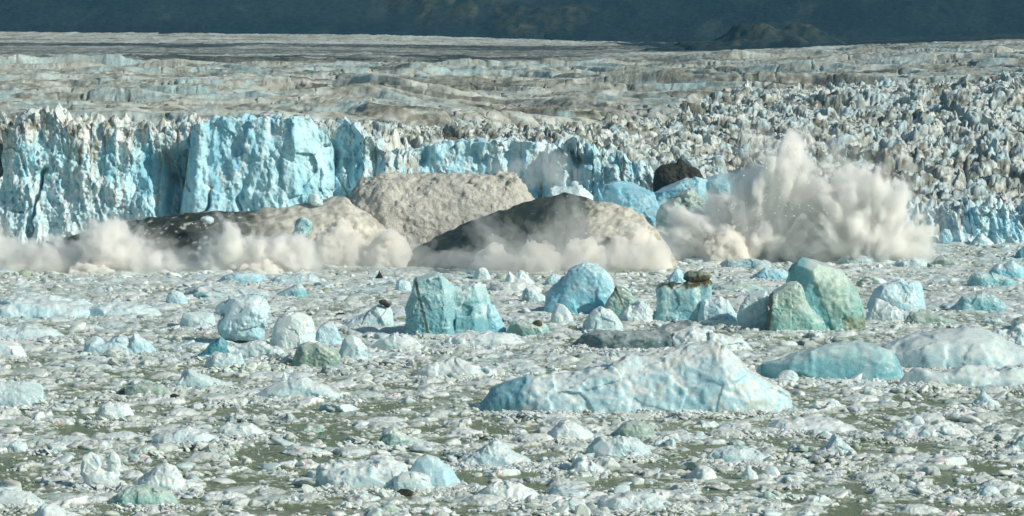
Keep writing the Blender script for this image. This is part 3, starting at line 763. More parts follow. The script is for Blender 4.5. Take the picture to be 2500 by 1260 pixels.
# ------------------------------------------------------------------ the surge thrown up by the calving
def build_surge():
    A = lambda *c: np.array(c)
    def wave(name, label, prof, d, D, h, warp, colfn, seed, mat, p=2.0, fr=1.0, cat="wave", power=.5, front_half=True):
        pts = [place_at(px, py, d) for px, py in prof]
        xs = np.array([q[0] for q in pts]); hs = np.array([q[1] for q in pts])
        cx = xs.mean(); xs = xs - cx
        fn = profile_fn(xs, np.maximum(hs, -1), D, p, fr, power)
        m = 5
        V, F = field_mesh(fn, (xs[0] - m, -D / 2 - m, -2), (xs[-1] + m, D / 2 + m, hs.max() + m), h, warp, seed)
        N = normals_of(V, F)
        W = V + (cx, d, 0)
        c = colfn(W, N)
        o = link(name, make_mesh(name, V, F, mat, c), (cx, d, 0))
        return tag(o, label, cat)
    dark, mid_, foam, foam2 = A(.026, .030, .018), A(.060, .064, .042), A(.60, .575, .515), A(.40, .38, .32)
    def leftcol(W, N):
        px, py = project(W[:, 0], W[:, 1], W[:, 2])
        n = fbm3(W[:, 0] / 6, W[:, 1] / 6, W[:, 2] / 6, 4, 3); n2 = fbm3(W[:, 0] / 1.6, W[:, 1] / 1.6, W[:, 2] / 1.6, 4, 4)
        xm = W[:, 0]
        c = mixc(dark + 0 * W, mid_, sstep(-.4, .6, n + .4 * n2))
        right = sstep(-95, -78, xm + 7 * n + 3 * n2)
        c = mixc(c, mixc(foam2 + 0 * W, foam, sstep(-.35, .3, n2 + .3 * n)), right)
        c = mixc(c, A(.45, .49, .47), sstep(.36, .42, n2 + .2 * n) * (1 - right) * .9)
        return c
    wave("surge_wave", "long smooth dark olive wave rising out of the white spray at left", [(-120, 640), (20, 618), (90, 598), (180, 570), (265, 546), (380, 530), (500, 520), (600, 516), (690, 512), (750, 503), (800, 492), (845, 482), (900, 515), (960, 590)], 1262, 40, .7,
         [(.9, 11, 'fbm'), (.4, 3, 'fbm'), (.3, 1.1, 'fbm')], leftcol, 11, MAT_WAVE)
    def foamcol(W, N):
        n = fbm3(W[:, 0] / 4, W[:, 1] / 4, W[:, 2] / 14, 4, 13); n2 = fbm3(W[:, 0] / .8 + W[:, 2] * .3, W[:, 1] / .8, W[:, 2] / 3.6, 4, 14)
        c = mixc(A(.45, .43, .375) + 0 * W, A(.66, .635, .58), sstep(-.75, .5, n2 + .4 * n))
        return mixc(c, A(.20, .18, .125), sstep(.30, .58, n + .4 * n2) * .7)
    wave("silty_water_dome", "broad flat topped beige mass of silty water upheaved before the recessed blue wall", [(800, 610), (836, 540), (856, 478), (884, 442), (930, 426), (1010, 422), (1110, 423), (1200, 424), (1255, 425), (1282, 448), (1305, 478), (1330, 520), (1360, 570)], 1285, 46, .55,
         [(1.3, 11, 'fbm'), (.5, 2.6, 'fbm'), (.45, 1.1, 'fbm')], foamcol, 21, MAT_FOAM, p=2.4, fr=1.0, cat="surge")
    def midcol(W, N):
        n = fbm3(W[:, 0] / 6, W[:, 1] / 6, W[:, 2] / 9, 4, 23); n2 = fbm3(W[:, 0] / .8 - W[:, 2] * .4, W[:, 1] / .8, W[:, 2] / 3.4, 4, 24)
        c = mixc(A(.030, .040, .036) + 0 * W, A(.075, .085, .065), sstep(-.4, .6, n + .4 * n2))
        c = mixc(c, A(.20, .21, .18), sstep(.40, .6, n2 + .15 * n) * .4)
        right = sstep(23, 31, W[:, 0] + 5 * n + 3 * n2)
        return mixc(c, mixc(A(.33, .315, .26) + 0 * W, A(.60, .575, .51), sstep(-.6, .5, n2 + .4 * n)), right)
    wave("surge_wave", "steep blackish hump of water with a peaked crest in the middle of the surge", [(965, 634), (1000, 612), (1060, 580), (1130, 547), (1200, 518), (1280, 497), (1340, 480), (1385, 467), (1415, 476), (1450, 492), (1520, 502), (1570, 524), (1605, 560), (1640, 612), (1660, 640)], 1246, 34, .7,
         [(.7, 9, 'fbm'), (.35, 3, 'fbm'), (.2, 1.2, 'fbm')], midcol, 31, MAT_WAVE, p=1.25, fr=1.0, power=.8)
    wave("surge_wave", "small dark green wave curling at the foot of the tall right spray", [(1735, 650), (1748, 630), (1770, 614), (1795, 606), (1815, 609), (1830, 625), (1838, 650)], 1262, 9, .4,
         [(.8, 3, 'fbm'), (.5, 1.2, 'fbm')], midcol, 41, MAT_WAVE)
    # frothing billows of silt at the foot of the surge
    froth = [((1150, 600, 1260, 660), "low beige froth billow under the steep blackish hump", 1226), ((1255, 590, 1375, 662), "knobbly beige froth billow in the middle of the surge foot", 1222),
             ((1370, 588, 1490, 662), "rounded beige froth billow just right of the knobbly one", 1224), ((1470, 552, 1640, 660), "largest beige froth billow piled below the right shoulder of the blackish hump", 1228),
             ((760, 545, 905, 640), "brown churning froth below the beige silty dome", 1250), ((890, 560, 1010, 650), "grey brown froth heap left of the blackish hump", 1244),
             ((160, 652, 300, 690), "dark brown froth ridge at the left foot of the spray", 1214), ((560, 648, 700, 680), "small greenish froth curl under the left spray", 1212), ((1700, 560, 1850, 650), "murky froth swell inside the left part of the tall right spray", 1262)]
    for i, ((a, t, b, bot), lab, d) in enumerate(froth):
        prof = [(a + (b - a) * u, bot - (bot - t) * v) for u, v in (DOME)]
        wave("froth_billow", lab, prof, d, min(18, (b - a) * .13), .4, [(1.4, 4, 'fbm'), (.8, 1.4, 'fbm'), (2.0, 2.6, 'billow')], foamcol, 50 + i, MAT_FROTH, cat="froth")["group"] = "froth billows at the foot of the surge"
build_surge()

# ------------------------------------------------------------------ spray plumes
def smin_field(lobes, k):
    def fn(x, y, z):
        s = 0
        for cx, cy, cz, rx, ry, rz in lobes:
            q = np.sqrt(((x - cx) / rx) ** 2 + ((y - cy) / ry) ** 2 + ((z - cz) / rz) ** 2)
            s = s + np.exp(-np.clip((q - 1) * min(rx, rz) / k, -40, 40))
        return -k * np.log(s)
    return fn
def build_spray():
    def plume(label, lobes, d, seed, h=.7, k=2.0, core=True, mist=False, rough=1.0, jet=2.0):
        L_ = []
        for px, py, rx, ry, *o in lobes:
            x, z = place_at(px, py, d)
            s = d / FOC
            dep = o[0] if o else .8
            L_.append((x, (o[1] if len(o) > 1 else 0), z, rx * s, max(rx, ry) * s * dep, ry * s))
        cx = np.mean([l[0] for l in L_])
        L_ = [(a - cx, b, c, e, f, g) for a, b, c, e, f, g in L_]
        lo = [min(l[i] - l[i + 3] for l in L_) - 8 for i in range(3)]; hi = [max(l[i] + l[i + 3] for l in L_) + 8 for i in range(3)]
        lo[2] = -1.0
        fn = smin_field(L_, k)
        w = [(2.8 * rough, 13, 'fbm'), (2.2 * rough, 5, 'fbm'), (1.5 * rough, 2.0, 'fbm'), (1.8 * rough, 5.5, 'billow'), (jet, 7.0, 'jet')]
        V, F = field_mesh(fn, lo, hi, h, w, seed)
        o = link("spray_plume", make_mesh("spray_plume", V, F, MAT_MIST if mist else MAT_SPRAY), (cx, d, 0))
        tag(o, label, "spray", "spray plumes thrown up by the calving")
        if not mist:
            V, F = field_mesh(lambda x, y, z: fn(x, y, z) - 1.6, lo, hi, h, w[:-1] + [(2.2 * jet, 11.0, 'jet')], seed + 1)
            link("thin_veil", make_mesh("thin_veil", V, F, MAT_MIST), parent=o)
        if core:
            fn2 = lambda x, y, z: fn(x, y, z) + 1.5
            V, F = field_mesh(fn2, lo, hi, h, w, seed)
            link("dense_spray", make_mesh("dense_spray", V, F, MAT_SPRAY_CORE), parent=o)
        return o
    plume("grey mist drifting at the far left edge before the cliff foot", [(-30, 620, 60, 60), (-90, 600, 80, 90), (10, 650, 50, 40)], 1226, 1, core=False)
    plume("low ragged white spray along the left foot of the olive wave", [(60, 655, 70, 42), (150, 640, 75, 50), (240, 618, 60, 56), (300, 600, 46, 52), (360, 645, 60, 34), (430, 658, 60, 26)], 1222, 2, jet=2)
    plume("tallest puff of the left spray, standing white against the olive wave", [(470, 656, 45, 34), (530, 625, 42, 56), (561, 592, 24, 40), (590, 625, 45, 50), (640, 640, 50, 40), (690, 615, 38, 42), (730, 645, 50, 36)], 1221, 3, jet=2)
    plume("thin low mist spreading in front of the silty dome", [(790, 645, 60, 34), (870, 640, 60, 34), (950, 648, 60, 30), (1040, 640, 60, 32), (1120, 645, 60, 32), (840, 598, 50, 30), (930, 592, 46, 34), (770, 600, 40, 30), (1010, 600, 40, 34)], 1220, 4, core=False, mist=True)
    plume("wispy spray veil hanging before the steep blackish hump", [(1395, 560, 50, 62), (1392, 510, 20, 40), (1340, 600, 70, 46), (1250, 610, 55, 36), (1450, 600, 60, 46), (1178, 580, 26, 40), (1530, 610, 60, 40), (1400, 630, 160, 26)], 1216, 5, mist=True, core=False, jet=3)
    plume("soft bank of spray along the foot of the blackish hump", [(1180, 650, 60, 20), (1270, 646, 60, 24), (1360, 642, 70, 26), (1450, 640, 60, 30), (1540, 632, 60, 34), (1610, 632, 50, 32)], 1214, 9, core=False, mist=True)
    plume("thin white mist in front of the recessed blue wall", [(1270, 420, 55, 36), (1320, 400, 40, 30), (1360, 430, 40, 40), (1240, 400, 30, 20)], 1380, 6, mist=True, core=False)
    plume("towering white spray plume with a pointed top at the right of the surge",
          [(1912, 424, 30, 44), (1924, 384, 12, 20), (1935, 470, 60, 54), (1860, 470, 45, 50), (1790, 510, 56, 56), (1850, 570, 90, 66), (1740, 570, 70, 46), (1670, 600, 60, 36), (1780, 612, 90, 32), (1980, 550, 80, 76), (1930, 605, 100, 38), (1885, 455, 30, 42), (1640, 570, 30, 40)], 1272, 7, jet=3.8)
    plume("broad rounded white spray plume leaning right beside the towering one",
          [(2105, 440, 50, 46), (2060, 480, 60, 58), (2145, 475, 46, 60), (2180, 530, 48, 60), (2100, 560, 90, 76), (2030, 605, 80, 38), (2150, 605, 80, 36), (2230, 600, 46, 28), (2020, 520, 46, 50)], 1266, 8, jet=3.4)
build_spray()
def build_droplets():
    rng = np.random.default_rng(5)
    V0, F0 = ICO[0]
    P = []
    for px, py, sx, sy, d, n in ((1920, 380, 45, 45, 1255, 260), (1900, 500, 110, 60, 1238, 220), (2110, 420, 90, 50, 1250, 220), (560, 590, 60, 40, 1208, 50), (300, 590, 90, 30, 1210, 40), (1390, 520, 60, 50, 1220, 60), (1780, 450, 60, 50, 1255, 70), (2200, 500, 50, 70, 1250, 60)):
        for _ in range(n):
            x, z = place_at(px + rng.normal() * sx, py + rng.normal() * sy, d)
            if z > .5: P.append((x, d + rng.normal() * 8, z, .05 + .24 * rng.random() ** 5))
    P = np.array(P)
    V = (V0[None] * P[:, 3][:, None, None] + P[:, None, :3]).reshape(-1, 3)
    F = (F0[None] + (np.arange(len(P)) * len(V0))[:, None, None]).reshape(-1, 3)
    o = link("flying_ice_spatter", make_mesh("flying_ice_spatter", V, F, MAT_BRASH, np.full((len(V), 3), .8)))
    tag(o, "fine white spatter of ice and water flying around the spray plumes", "spatter", kind="stuff")
build_droplets()

# ------------------------------------------------------------------ icebergs and floes one can point to
BERGS = []            # (short name, px range, base row) of what stands on the water
def solid_px(name, label, cat, shape, box, tone, dirt=0.0, crust=0.5, seed=0, depth=None, cuts=4, rough=1.0, p=2.4, fr=.8, short=None, res=None, parent=None, colmod=None, mat=None, group=None, d=None, foot=True):
    x0, top, x1, base = box
    dg = d or shore(base)
    s = dg / FOC
    Wm = (x1 - x0) * s
    D = (depth if depth else min(max(.75 * Wm, 1.2), 30))
    dc = dg + D / 2 * .85
    if isinstance(shape, str): shape = PRESET[shape]
    if isinstance(shape, dict):                         # lobes (px, py, rx, ry[, depth ratio, depth offset m, exponent])
        L_ = []
        for px, py, rx, ry, *o in shape['lobes']:
            x, z = place_at(px, py, dc)
            L_.append((x, o[1] if len(o) > 1 else 0, z, rx * s, rx * s * (o[0] if o else .9), ry * s, o[2] if len(o) > 2 else 2.3))
        cx = np.mean([l[0] for l in L_])
        L_ = [(l[0] - cx,) + l[1:] for l in L_]
        kk = shape.get('k', .5)
        def fn(x, y, z):
            t = 0
            for a, b, c, rx, ry, rz, e in L_:
                q = (np.abs((x - a) / rx) ** e + np.abs((y - b) / ry) ** e + np.abs((z - c) / rz) ** e) ** (1 / e)
                t = t + np.exp(-np.clip((q - 1) * min(rx, rz) / kk, -40, 40))
            return -kk * np.log(np.maximum(t, 1e-30))
        lo = [min(l[i] - l[i + 3] for l in L_) for i in range(3)]; hi = [max(l[i] + l[i + 3] for l in L_) for i in range(3)]
        Hm = hi[2]
    else:
        if shape[-1][0] <= 1.01 and shape[0][0] >= -.01 and max(q[1] for q in shape) <= 1.01:
            shape = [(x0 + u * (x1 - x0), base - v * (base - top)) for u, v in shape]
        pts = [place_at(px, py, dc) for px, py in shape]
        xs = np.array([q[0] for q in pts]); hs = np.array([q[1] for q in pts])
        low = min(hs[0], hs[-1]); hs = hs - min(low, 0) * 0
        hs = np.maximum(hs, .02)
        cx = (xs[0] + xs[-1]) / 2
        xs = xs - cx
        Hm = hs.max()
        fn = profile_fn(xs, hs, D, p, fr)
        lo = [xs[0], -D / 2, 0]; hi = [xs[-1], D / 2, Hm]
    size = min(Wm, 2.2 * Hm + .4)
    h = res or max(Wm / 90, .14 if Wm > 4 else .10)
    warp = [(.06 * size * rough, .55 * size, 'fbm'), (.024 * size * rough, .30 * size, 'cell'), (.034 * size * rough, .26 * size, 'scallop'), (.013 * size * rough, .09 * size, 'scallop'), (.012 * size * rough, .05 * size, 'fbm')]
    m = .12 * size + 2 * h
    lo = [lo[0] - m, lo[1] - m, (-.35 if foot else lo[2] - m)]; hi = [hi[0] + m, hi[1] + m, hi[2] + m]
    V, F = field_mesh(fn, lo, hi, h, warp, seed * 13 + 7, cuts + (2 if cuts else 0))
    N = normals_of(V, F)
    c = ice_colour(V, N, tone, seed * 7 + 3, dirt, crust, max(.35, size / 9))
    if colmod is not None: c = colmod(V, N, c)
    me = make_mesh(name, V, F, mat or MAT_BERG, c)
    if parent is None:
        o = link(name, me, (cx, dc, 0))
        tag(o, label, cat, group)
        BERGS.append((short or label, x0, x1, base))
    else:
        o = link(name, me, (cx - parent.location.x, dc - parent.location.y, 0), parent)
    return o
def streaks(lo_col, s=.6, amt=.8, zs=6):
    def f(V, N, c):
        n = fbm3(V[:, 0] / s, V[:, 1] / s, V[:, 2] / zs, 4, 77)
        return mixc(c, np.array(lo_col), sstep(0, .4, n) * amt)
    return f
def dirt_at(fn, col=(.14, .115, .06), amt=.9):
    def f(V, N, c):
        n = fbm3(V[:, 0] / 1.4, V[:, 1] / 1.4, V[:, 2] / 1.0, 4, 55)
        return mixc(c, np.array(col), sstep(.0, .35, fn(V) + .5 * n) * amt)
    return f
B = lambda label, box, shape, tone, short, **k: solid_px(k.pop('name', 'iceberg'), label, k.pop('cat', 'iceberg'), shape, box, tone, short=short, **k)

def build_bergs():
    i = iter(range(1, 999))
    # the conspicuous bergs of the middle distance
    B("tall grey teal iceberg with a vertical dirt seam, standing behind the rounded teal one", (988, 662, 1112, 822), [(988, 822), (990, 760), (1000, 735), (1008, 690), (1022, 672), (1060, 664), (1095, 668), (1106, 690), (1112, 740), (1113, 822)], 'teal', "the tall grey teal iceberg", seed=next(i), depth=11, cuts=3, crust=.35,
      colmod=dirt_at(lambda V: 1.1 - np.abs(V[:, 0] + 1.7 + .25 * (V[:, 2] - 6)) * 2.6, (.13, .15, .11)))
    o = B("broad rounded teal iceberg with a pale top and a darker band across its middle", (1030, 688, 1205, 820), [(1030, 818), (1045, 780), (1056, 735), (1072, 705), (1100, 692), (1150, 690), (1188, 700), (1196, 730), (1203, 770), (1205, 820)], 'teal', "the broad rounded teal iceberg", seed=next(i), depth=13, cuts=4, crust=.45,
          colmod=lambda V, N, c: mixc(c, np.array([.20, .47, .47]), sstep(.5, 1.0, 1 - np.abs(V[:, 2] - 8.0 - .15 * V[:, 0]) * .8 + .5 * vnoise(V[:, 0], V[:, 1], V[:, 2], 3)) * .6))
    B("rounded blue ice lump pressed against the right side of the broad teal iceberg", (1145, 738, 1235, 818), 'dome', 'blue', "the blue lump beside the broad teal iceberg", seed=next(i), depth=8, cuts=3, crust=.3)
    B("big clear blue domed iceberg with scalloped faces, right of centre", (1333, 640, 1512, 770), [(1333, 770), (1336, 725), (1350, 700), (1375, 675), (1398, 655), (1430, 646), (1470, 642), (1492, 652), (1506, 690), (1510, 735), (1512, 770)], 'blue', "the big blue domed iceberg", seed=next(i), depth=14, cuts=6, crust=.4)
    B("small greenish ice slab with a brown dirt edge leaning on the blue domed iceberg", (1462, 690, 1560, 775), [(1462, 775), (1480, 730), (1502, 695), (1515, 690), (1540, 712), (1554, 735), (1558, 760), (1560, 775)], 'green', "the dirt edged slab", seed=next(i), depth=6, cuts=4,
      colmod=dirt_at(lambda V: 1.0 - np.abs(V[:, 0] - .8 + .45 * (V[:, 2] - 4)) * 2.6))
    t = B("fluted teal ice column under a flat brown cap of dirt", (1597, 672, 1735, 788), {'lobes': [(1655, 745, 56, 56, .8, 0, 4), (1645, 780, 58, 25, .9, 0, 2.3), (1702, 738, 34, 62, .9, 0, 4)], 'k': .4}, 'teal', "the dirt capped ice column", seed=next(i), cuts=0, crust=.25, rough=.6,
          colmod=lambda V, N, c: mixc(streaks((.62, .80, .78), .9, .75, 14)(V, N, c), np.array([.12, .105, .05]), sstep(V[:, 2].max() - 3.4, V[:, 2].max() - 2.2, V[:, 2] + .8 * vnoise(V[:, 0] * 1.2, V[:, 1], V[:, 2] * .4, 6)) * sstep(-.1, .4, N[:, 2] + .5 * vnoise(V[:, 0] * 2, V[:, 1], V[:, 2], 7))))
    cap = solid_px('dirt_cap', None, None, {'lobes': [(1703, 677, 33, 15, .9, 0, 3.2), (1712, 672, 22, 12, .8, -.4, 2.4)], 'k': .25}, (1597, 660, 1738, 700), 'dark', 1.0, 0, next(i), cuts=0, parent=t, d=shore(788), mat=MAT_ROCK, foot=False, rough=.6,
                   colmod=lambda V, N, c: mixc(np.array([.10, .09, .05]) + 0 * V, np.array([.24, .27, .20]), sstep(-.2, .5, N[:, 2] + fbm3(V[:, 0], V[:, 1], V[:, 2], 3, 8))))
    B("tallest iceberg, a pyramid with shaded teal left face and grooved dirty green right face", (1905, 612, 2122, 808), [(1905, 805), (1912, 740), (1922, 690), (1940, 640), (1958, 617), (1968, 612), (1985, 622), (2015, 636), (2042, 655), (2060, 680), (2085, 695), (2105, 730), (2118, 765), (2122, 806)], 'green', "the tallest pyramid iceberg", seed=next(i), depth=20, cuts=7, crust=.35, p=1.7,
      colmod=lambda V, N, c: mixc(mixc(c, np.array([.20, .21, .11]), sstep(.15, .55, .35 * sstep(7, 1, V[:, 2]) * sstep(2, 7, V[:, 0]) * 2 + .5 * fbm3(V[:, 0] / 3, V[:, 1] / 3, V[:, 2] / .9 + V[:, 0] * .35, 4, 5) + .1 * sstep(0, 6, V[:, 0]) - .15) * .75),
                                  np.array([.16, .43, .47]), sstep(1.0, -2.0, V[:, 0] - .3 * V[:, 1] + .45 * (V[:, 2] - 10)) * .8))  # teal left face: shade painted into the colour
    B("translucent green ice slab leaning against the front of the pyramid iceberg", (1862, 680, 2012, 812), [(1862, 810), (1872, 760), (1884, 705), (1910, 690), (1930, 680), (1946, 686), (1958, 720), (1980, 755), (2002, 780), (2012, 812)], 'green', "the green slab leaning on the pyramid", seed=next(i), depth=9, cuts=6, crust=.35,
      colmod=dirt_at(lambda V: 1.0 - np.abs(V[:, 0] + 7.3 - .1 * V[:, 2]) * 1.2))
    B("pale blocky ice piece at the left foot of the pyramid iceberg", (1795, 705, 1885, 806), [(1795, 806), (1805, 760), (1820, 725), (1840, 710), (1868, 705), (1878, 725), (1882, 770), (1885, 806)], 'pale', "the pale block by the pyramid", seed=next(i), depth=7, cuts=5, crust=.4)
    B("white blue jumble of ice between the dirt capped column and the pyramid", (1690, 722, 1800, 790), 'raft', 'bright', "the jumble beside the column", seed=next(i), depth=8, cuts=5, name='ice_chunk', cat='ice chunk')
    B("bright blue and white block of ice glowing right of the pyramid", (2112, 684, 2258, 762), [(2112, 762), (2118, 712), (2130, 694), (2160, 690), (2200, 684), (2240, 688), (2250, 715), (2256, 745), (2258, 762)], 'bright', "the glowing blue block", seed=next(i), depth=10, cuts=5, crust=.5)
    B("white crumbled apron of ice spreading from the foot of the glowing blue block", (2110, 738, 2290, 786), 'wedgel', 'white', "the white apron of ice", seed=next(i), depth=7, cuts=2, rough=1.6, name='ice_floe', cat='ice floe')
    B("smooth rounded teal iceberg near the right edge before the far ice", (2362, 658, 2485, 702), [(2362, 700), (2366, 670), (2380, 660), (2420, 664), (2455, 674), (2478, 690), (2485, 702)], 'teal', "the smooth teal iceberg", seed=next(i), depth=9, cuts=2, crust=.35)
    B("lumpy pale blue iceberg behind the smooth teal one at the right edge", (2405, 638, 2520, 682), 'raft', 'blue', "the lumpy iceberg at the right edge", seed=next(i), depth=9, cuts=3)
    B("grey teal low iceberg with a shaded left end, right of the glowing blue block", (2312, 712, 2470, 762), [(2312, 762), (2330, 745), (2355, 722), (2390, 712), (2425, 720), (2450, 745), (2470, 762)], 'teal', "the low grey teal iceberg", seed=next(i), depth=10, cuts=3, crust=.5)
    B("dark grey green ice hump with pale flank below the glowing blue block", (2205, 752, 2345, 794), 'wedgel', 'olive', "the dark hump by the apron", seed=next(i), depth=6, cuts=4, crust=.35, dirt=.15)
    # left group
    B("top heavy pale blue iceberg overhanging its waist, in the left half", (522, 722, 664, 842), {'lobes': [(600, 768, 60, 44, .9, 0, 2.4), (552, 752, 34, 17, .8, 0, 2.2), (590, 806, 62, 36, .85, -.5, 2.3), (622, 752, 30, 25, .8, 0, 2.2)], 'k': .45}, 'bright', "the top heavy iceberg", seed=next(i), cuts=4, crust=.4)
    B("dark shaded teal tongue of ice at the left foot of the top heavy iceberg", (462, 822, 560, 882), [(462, 882), (485, 868), (510, 842), (530, 826), (548, 824), (560, 880)], 'deep', "the dark tongue of ice", seed=next(i), depth=5, cuts=1, crust=0, name='ice_chunk', cat='ice chunk')  # deep tone holds the shadow lying on this ice
    B("bright white rounded iceberg immediately right of the top heavy one", (648, 764, 776, 856), [(648, 852), (654, 815), (668, 785), (695, 768), (735, 764), (762, 775), (774, 810), (776, 856)], 'white', "the bright white iceberg", seed=next(i), depth=9, cuts=5, crust=.6)
    B("small clear blue ice block behind the bright white iceberg", (762, 783, 834, 844), 'dome', 'bright', "the small clear blue block", seed=next(i), depth=6, cuts=4, crust=.3)
    B("dull grey green ice boulder in front of the bright white iceberg", (702, 824, 830, 900), [(702, 898), (706, 860), (722, 842), (752, 828), (790, 826), (815, 845), (826, 872), (830, 900)], 'olive', "the grey green ice boulder", seed=next(i), depth=9, cuts=6, crust=.4)
    B("rubbly white ice apron in front of the top heavy iceberg", (500, 828, 712, 878), 'raft', 'white', "the rubbly white apron", seed=next(i), depth=6, cuts=1, rough=1.8, name='ice_floe', cat='ice floe')
    B("square pale cyan ice block afloat left of the top heavy iceberg", (438, 760, 528, 802), 'block', 'pale', "the square pale block", seed=next(i), depth=6, cuts=4, crust=.3)
    B("pale blocky ice slab in front of the dark tongue of ice", (498, 862, 602, 902), 'block', 'pale', "the pale slab by the dark tongue", seed=next(i), depth=5, cuts=4, crust=.4)
    B("pale rubble piece right of the grey green ice boulder", (815, 822, 905, 884), 'dome', 'pale', "the rubble piece by the boulder", seed=next(i), depth=6, cuts=4, rough=1.4, name='ice_chunk', cat='ice chunk')
    B("white and cyan floe of several knobs with an overhanging left end", (198, 812, 395, 868), [(198, 855), (203, 828), (225, 818), (258, 832), (285, 822), (318, 830), (330, 812), (345, 826), (370, 846), (395, 868)], 'bright', "the knobbly cyan floe", seed=next(i), depth=9, cuts=3, crust=.5)
    B("smooth white ice dome cut by the left edge of the view", (-60, 826, 68, 876), 'dome', 'white', "the white dome at the left edge", seed=next(i), depth=9, cuts=1, crust=.8, rough=.6)
    B("pale cyan faceted iceberg at the left edge with a darker cup in its side", (-50, 928, 112, 998), [(-50, 996), (-40, 950), (-10, 930), (30, 938), (60, 936), (98, 930), (104, 945), (92, 972), (112, 998)], 'pale', "the faceted cyan iceberg at the left edge", seed=next(i), depth=7, cuts=5)
    # big slabs right
    B("largest white blue ice slab with a dark left end, lying in the right foreground", (1176, 838, 1948, 1012), [(1176, 1008), (1192, 985), (1215, 955), (1240, 935), (1300, 912), (1400, 897), (1500, 878), (1600, 864), (1690, 854), (1740, 846), (1762, 845), (1785, 860), (1812, 880), (1830, 900), (1870, 925), (1900, 945), (1935, 962), (1946, 980), (1948, 1008)], 'bright', "the largest white slab", seed=next(i), depth=26, cuts=0, crust=.75, p=1.8, rough=.75, res=.25,
      colmod=lambda V, N, c: mixc(mixc(c, np.array([.22, .46, .55]), sstep(-22.5, -24.5, V[:, 0] - .25 * V[:, 1] + .8 * vnoise(V[:, 0] / 2, V[:, 1] / 2, V[:, 2] / 2, 4)) * .9), np.array([.62, .58, .46]), sstep(.3, .6, fbm3(V[:, 0] / 4, V[:, 1] / 4, V[:, 2] / 2, 4, 61) + .25 * sstep(8, 20, V[:, 0])) * .5))  # left end: its shade is mixed into the ice colour
    B("low translucent teal iceberg dipping into the water right of the largest white slab", (1830, 830, 2235, 932), [(1830, 905), (1860, 890), (1920, 872), (1980, 848), (2040, 835), (2100, 830), (2140, 834), (2180, 850), (2215, 885), (2235, 930)], 'teal', "the low translucent teal iceberg", seed=next(i), depth=16, cuts=5, crust=.38, rough=.7,
      colmod=lambda V, N, c: mixc(c, np.array([.13, .40, .42]), sstep(1.5, .2, V[:, 2] + .12 * V[:, 0] + .6 * vnoise(V[:, 0] / 2, V[:, 1] / 2, V[:, 2], 4)) * .7))
    B("long smooth sea green iceberg back running off the right edge", (2120, 792, 2620, 905), [(2120, 900), (2160, 850), (2220, 822), (2300, 806), (2360, 796), (2410, 804), (2450, 830), (2500, 842), (2560, 850), (2620, 900)], 'pale', "the long sea green iceberg", seed=next(i), depth=30, cuts=1, crust=.5, rough=.6, p=2)
    B("white mound with pebbly crumbs behind the long sea green iceberg", (2410, 800, 2560, 850), 'raft', 'white', "the crumbly white mound", seed=next(i), depth=8, cuts=1, rough=1.6)
    B("flat pale ridge of ice stretching along the right edge below the sea green iceberg", (2175, 888, 2560, 948), [(2175, 944), (2200, 915), (2240, 896), (2300, 902), (2360, 894), (2430, 900), (2500, 895), (2560, 944)], 'pale', "the flat pale ridge", seed=next(i), depth=12, cuts=2, crust=.6)
    B("curled grey white ice chunk lying on the waterline before the translucent teal iceberg", (2004, 874, 2112, 930), [(2004, 928), (2012, 900), (2030, 880), (2052, 874), (2075, 892), (2100, 902), (2112, 930)], 'pale', "the curled chunk", seed=next(i), depth=4, cuts=4, name='ice_chunk', cat='ice chunk')
    B("small white ice lump between the largest slab and the translucent teal iceberg", (1888, 905, 1958, 938), 'dome', 'white', "the small white lump", seed=next(i), depth=4, cuts=3, name='ice_chunk', cat='ice chunk')
    B("dark shaded grey iceberg lying low behind the largest white slab", (1380, 785, 1720, 856), [(1380, 852), (1395, 830), (1440, 808), (1480, 800), (1540, 804), (1580, 798), (1640, 786), (1690, 788), (1720, 820), (1722, 852)], 'dark', "the dark low iceberg", seed=next(i), depth=12, cuts=2, crust=.30)
    B("dirty white ice ridge joined on the right of the dark low iceberg", (1625, 788, 1840, 858), [(1625, 856), (1640, 810), (1680, 792), (1720, 800), (1780, 815), (1815, 832), (1840, 856)], 'white', "the dirty white ridge", seed=next(i), depth=9, cuts=3, dirt=.28, crust=.6, rough=1.4)
    B("white wedge shaped floe with shaded left tip near the centre", (895, 812, 1085, 860), [(895, 858), (912, 838), (940, 818), (965, 813), (1000, 826), (1050, 846), (1085, 858)], 'white', "the white wedge", seed=next(i), depth=8, cuts=3)
    B("creamy white ice floe heaped up left of the largest white slab", (990, 866, 1252, 924), [(990, 922), (1020, 900), (1060, 884), (1105, 866), (1128, 872), (1150, 885), (1200, 900), (1252, 918)], 'white', "the creamy white floe", seed=next(i), depth=9, cuts=2, rough=1.4, crust=.9, name='ice_floe', cat='ice floe')
    B("dirty iceberg with a black patch on its left tip, in the left foreground", (262, 935, 430, 974), [(262, 972), (285, 952), (310, 938), (345, 936), (390, 938), (412, 952), (430, 970)], 'olive', "the black tipped iceberg", seed=next(i), depth=6, cuts=3, crust=.25,
      colmod=dirt_at(lambda V: sstep(-2.4, -4.0, V[:, 0] + .3 * V[:, 2]) * 1.5 - .5, (.025, .022, .02)))
    B("low pale blue ice mound with a thin upright spike on top", (618, 922, 852, 976), [(618, 974), (650, 945), (680, 932), (730, 926), (775, 930), (815, 950), (852, 974)], 'pale', "the spiked pale mound", seed=next(i), depth=9, cuts=2)
    B("thin white ice spike standing behind the low pale blue mound", (682, 904, 706, 940), 'peak', 'white', "the thin spike", seed=next(i), depth=1.5, cuts=2, name='ice_chunk', cat='ice chunk')
    B("pale pyramid heap of clear ice plates left of the spiked mound", (385, 898, 552, 948), 'peak', 'pale', "the heap of plates", seed=next(i), depth=8, cuts=5, crust=.4)
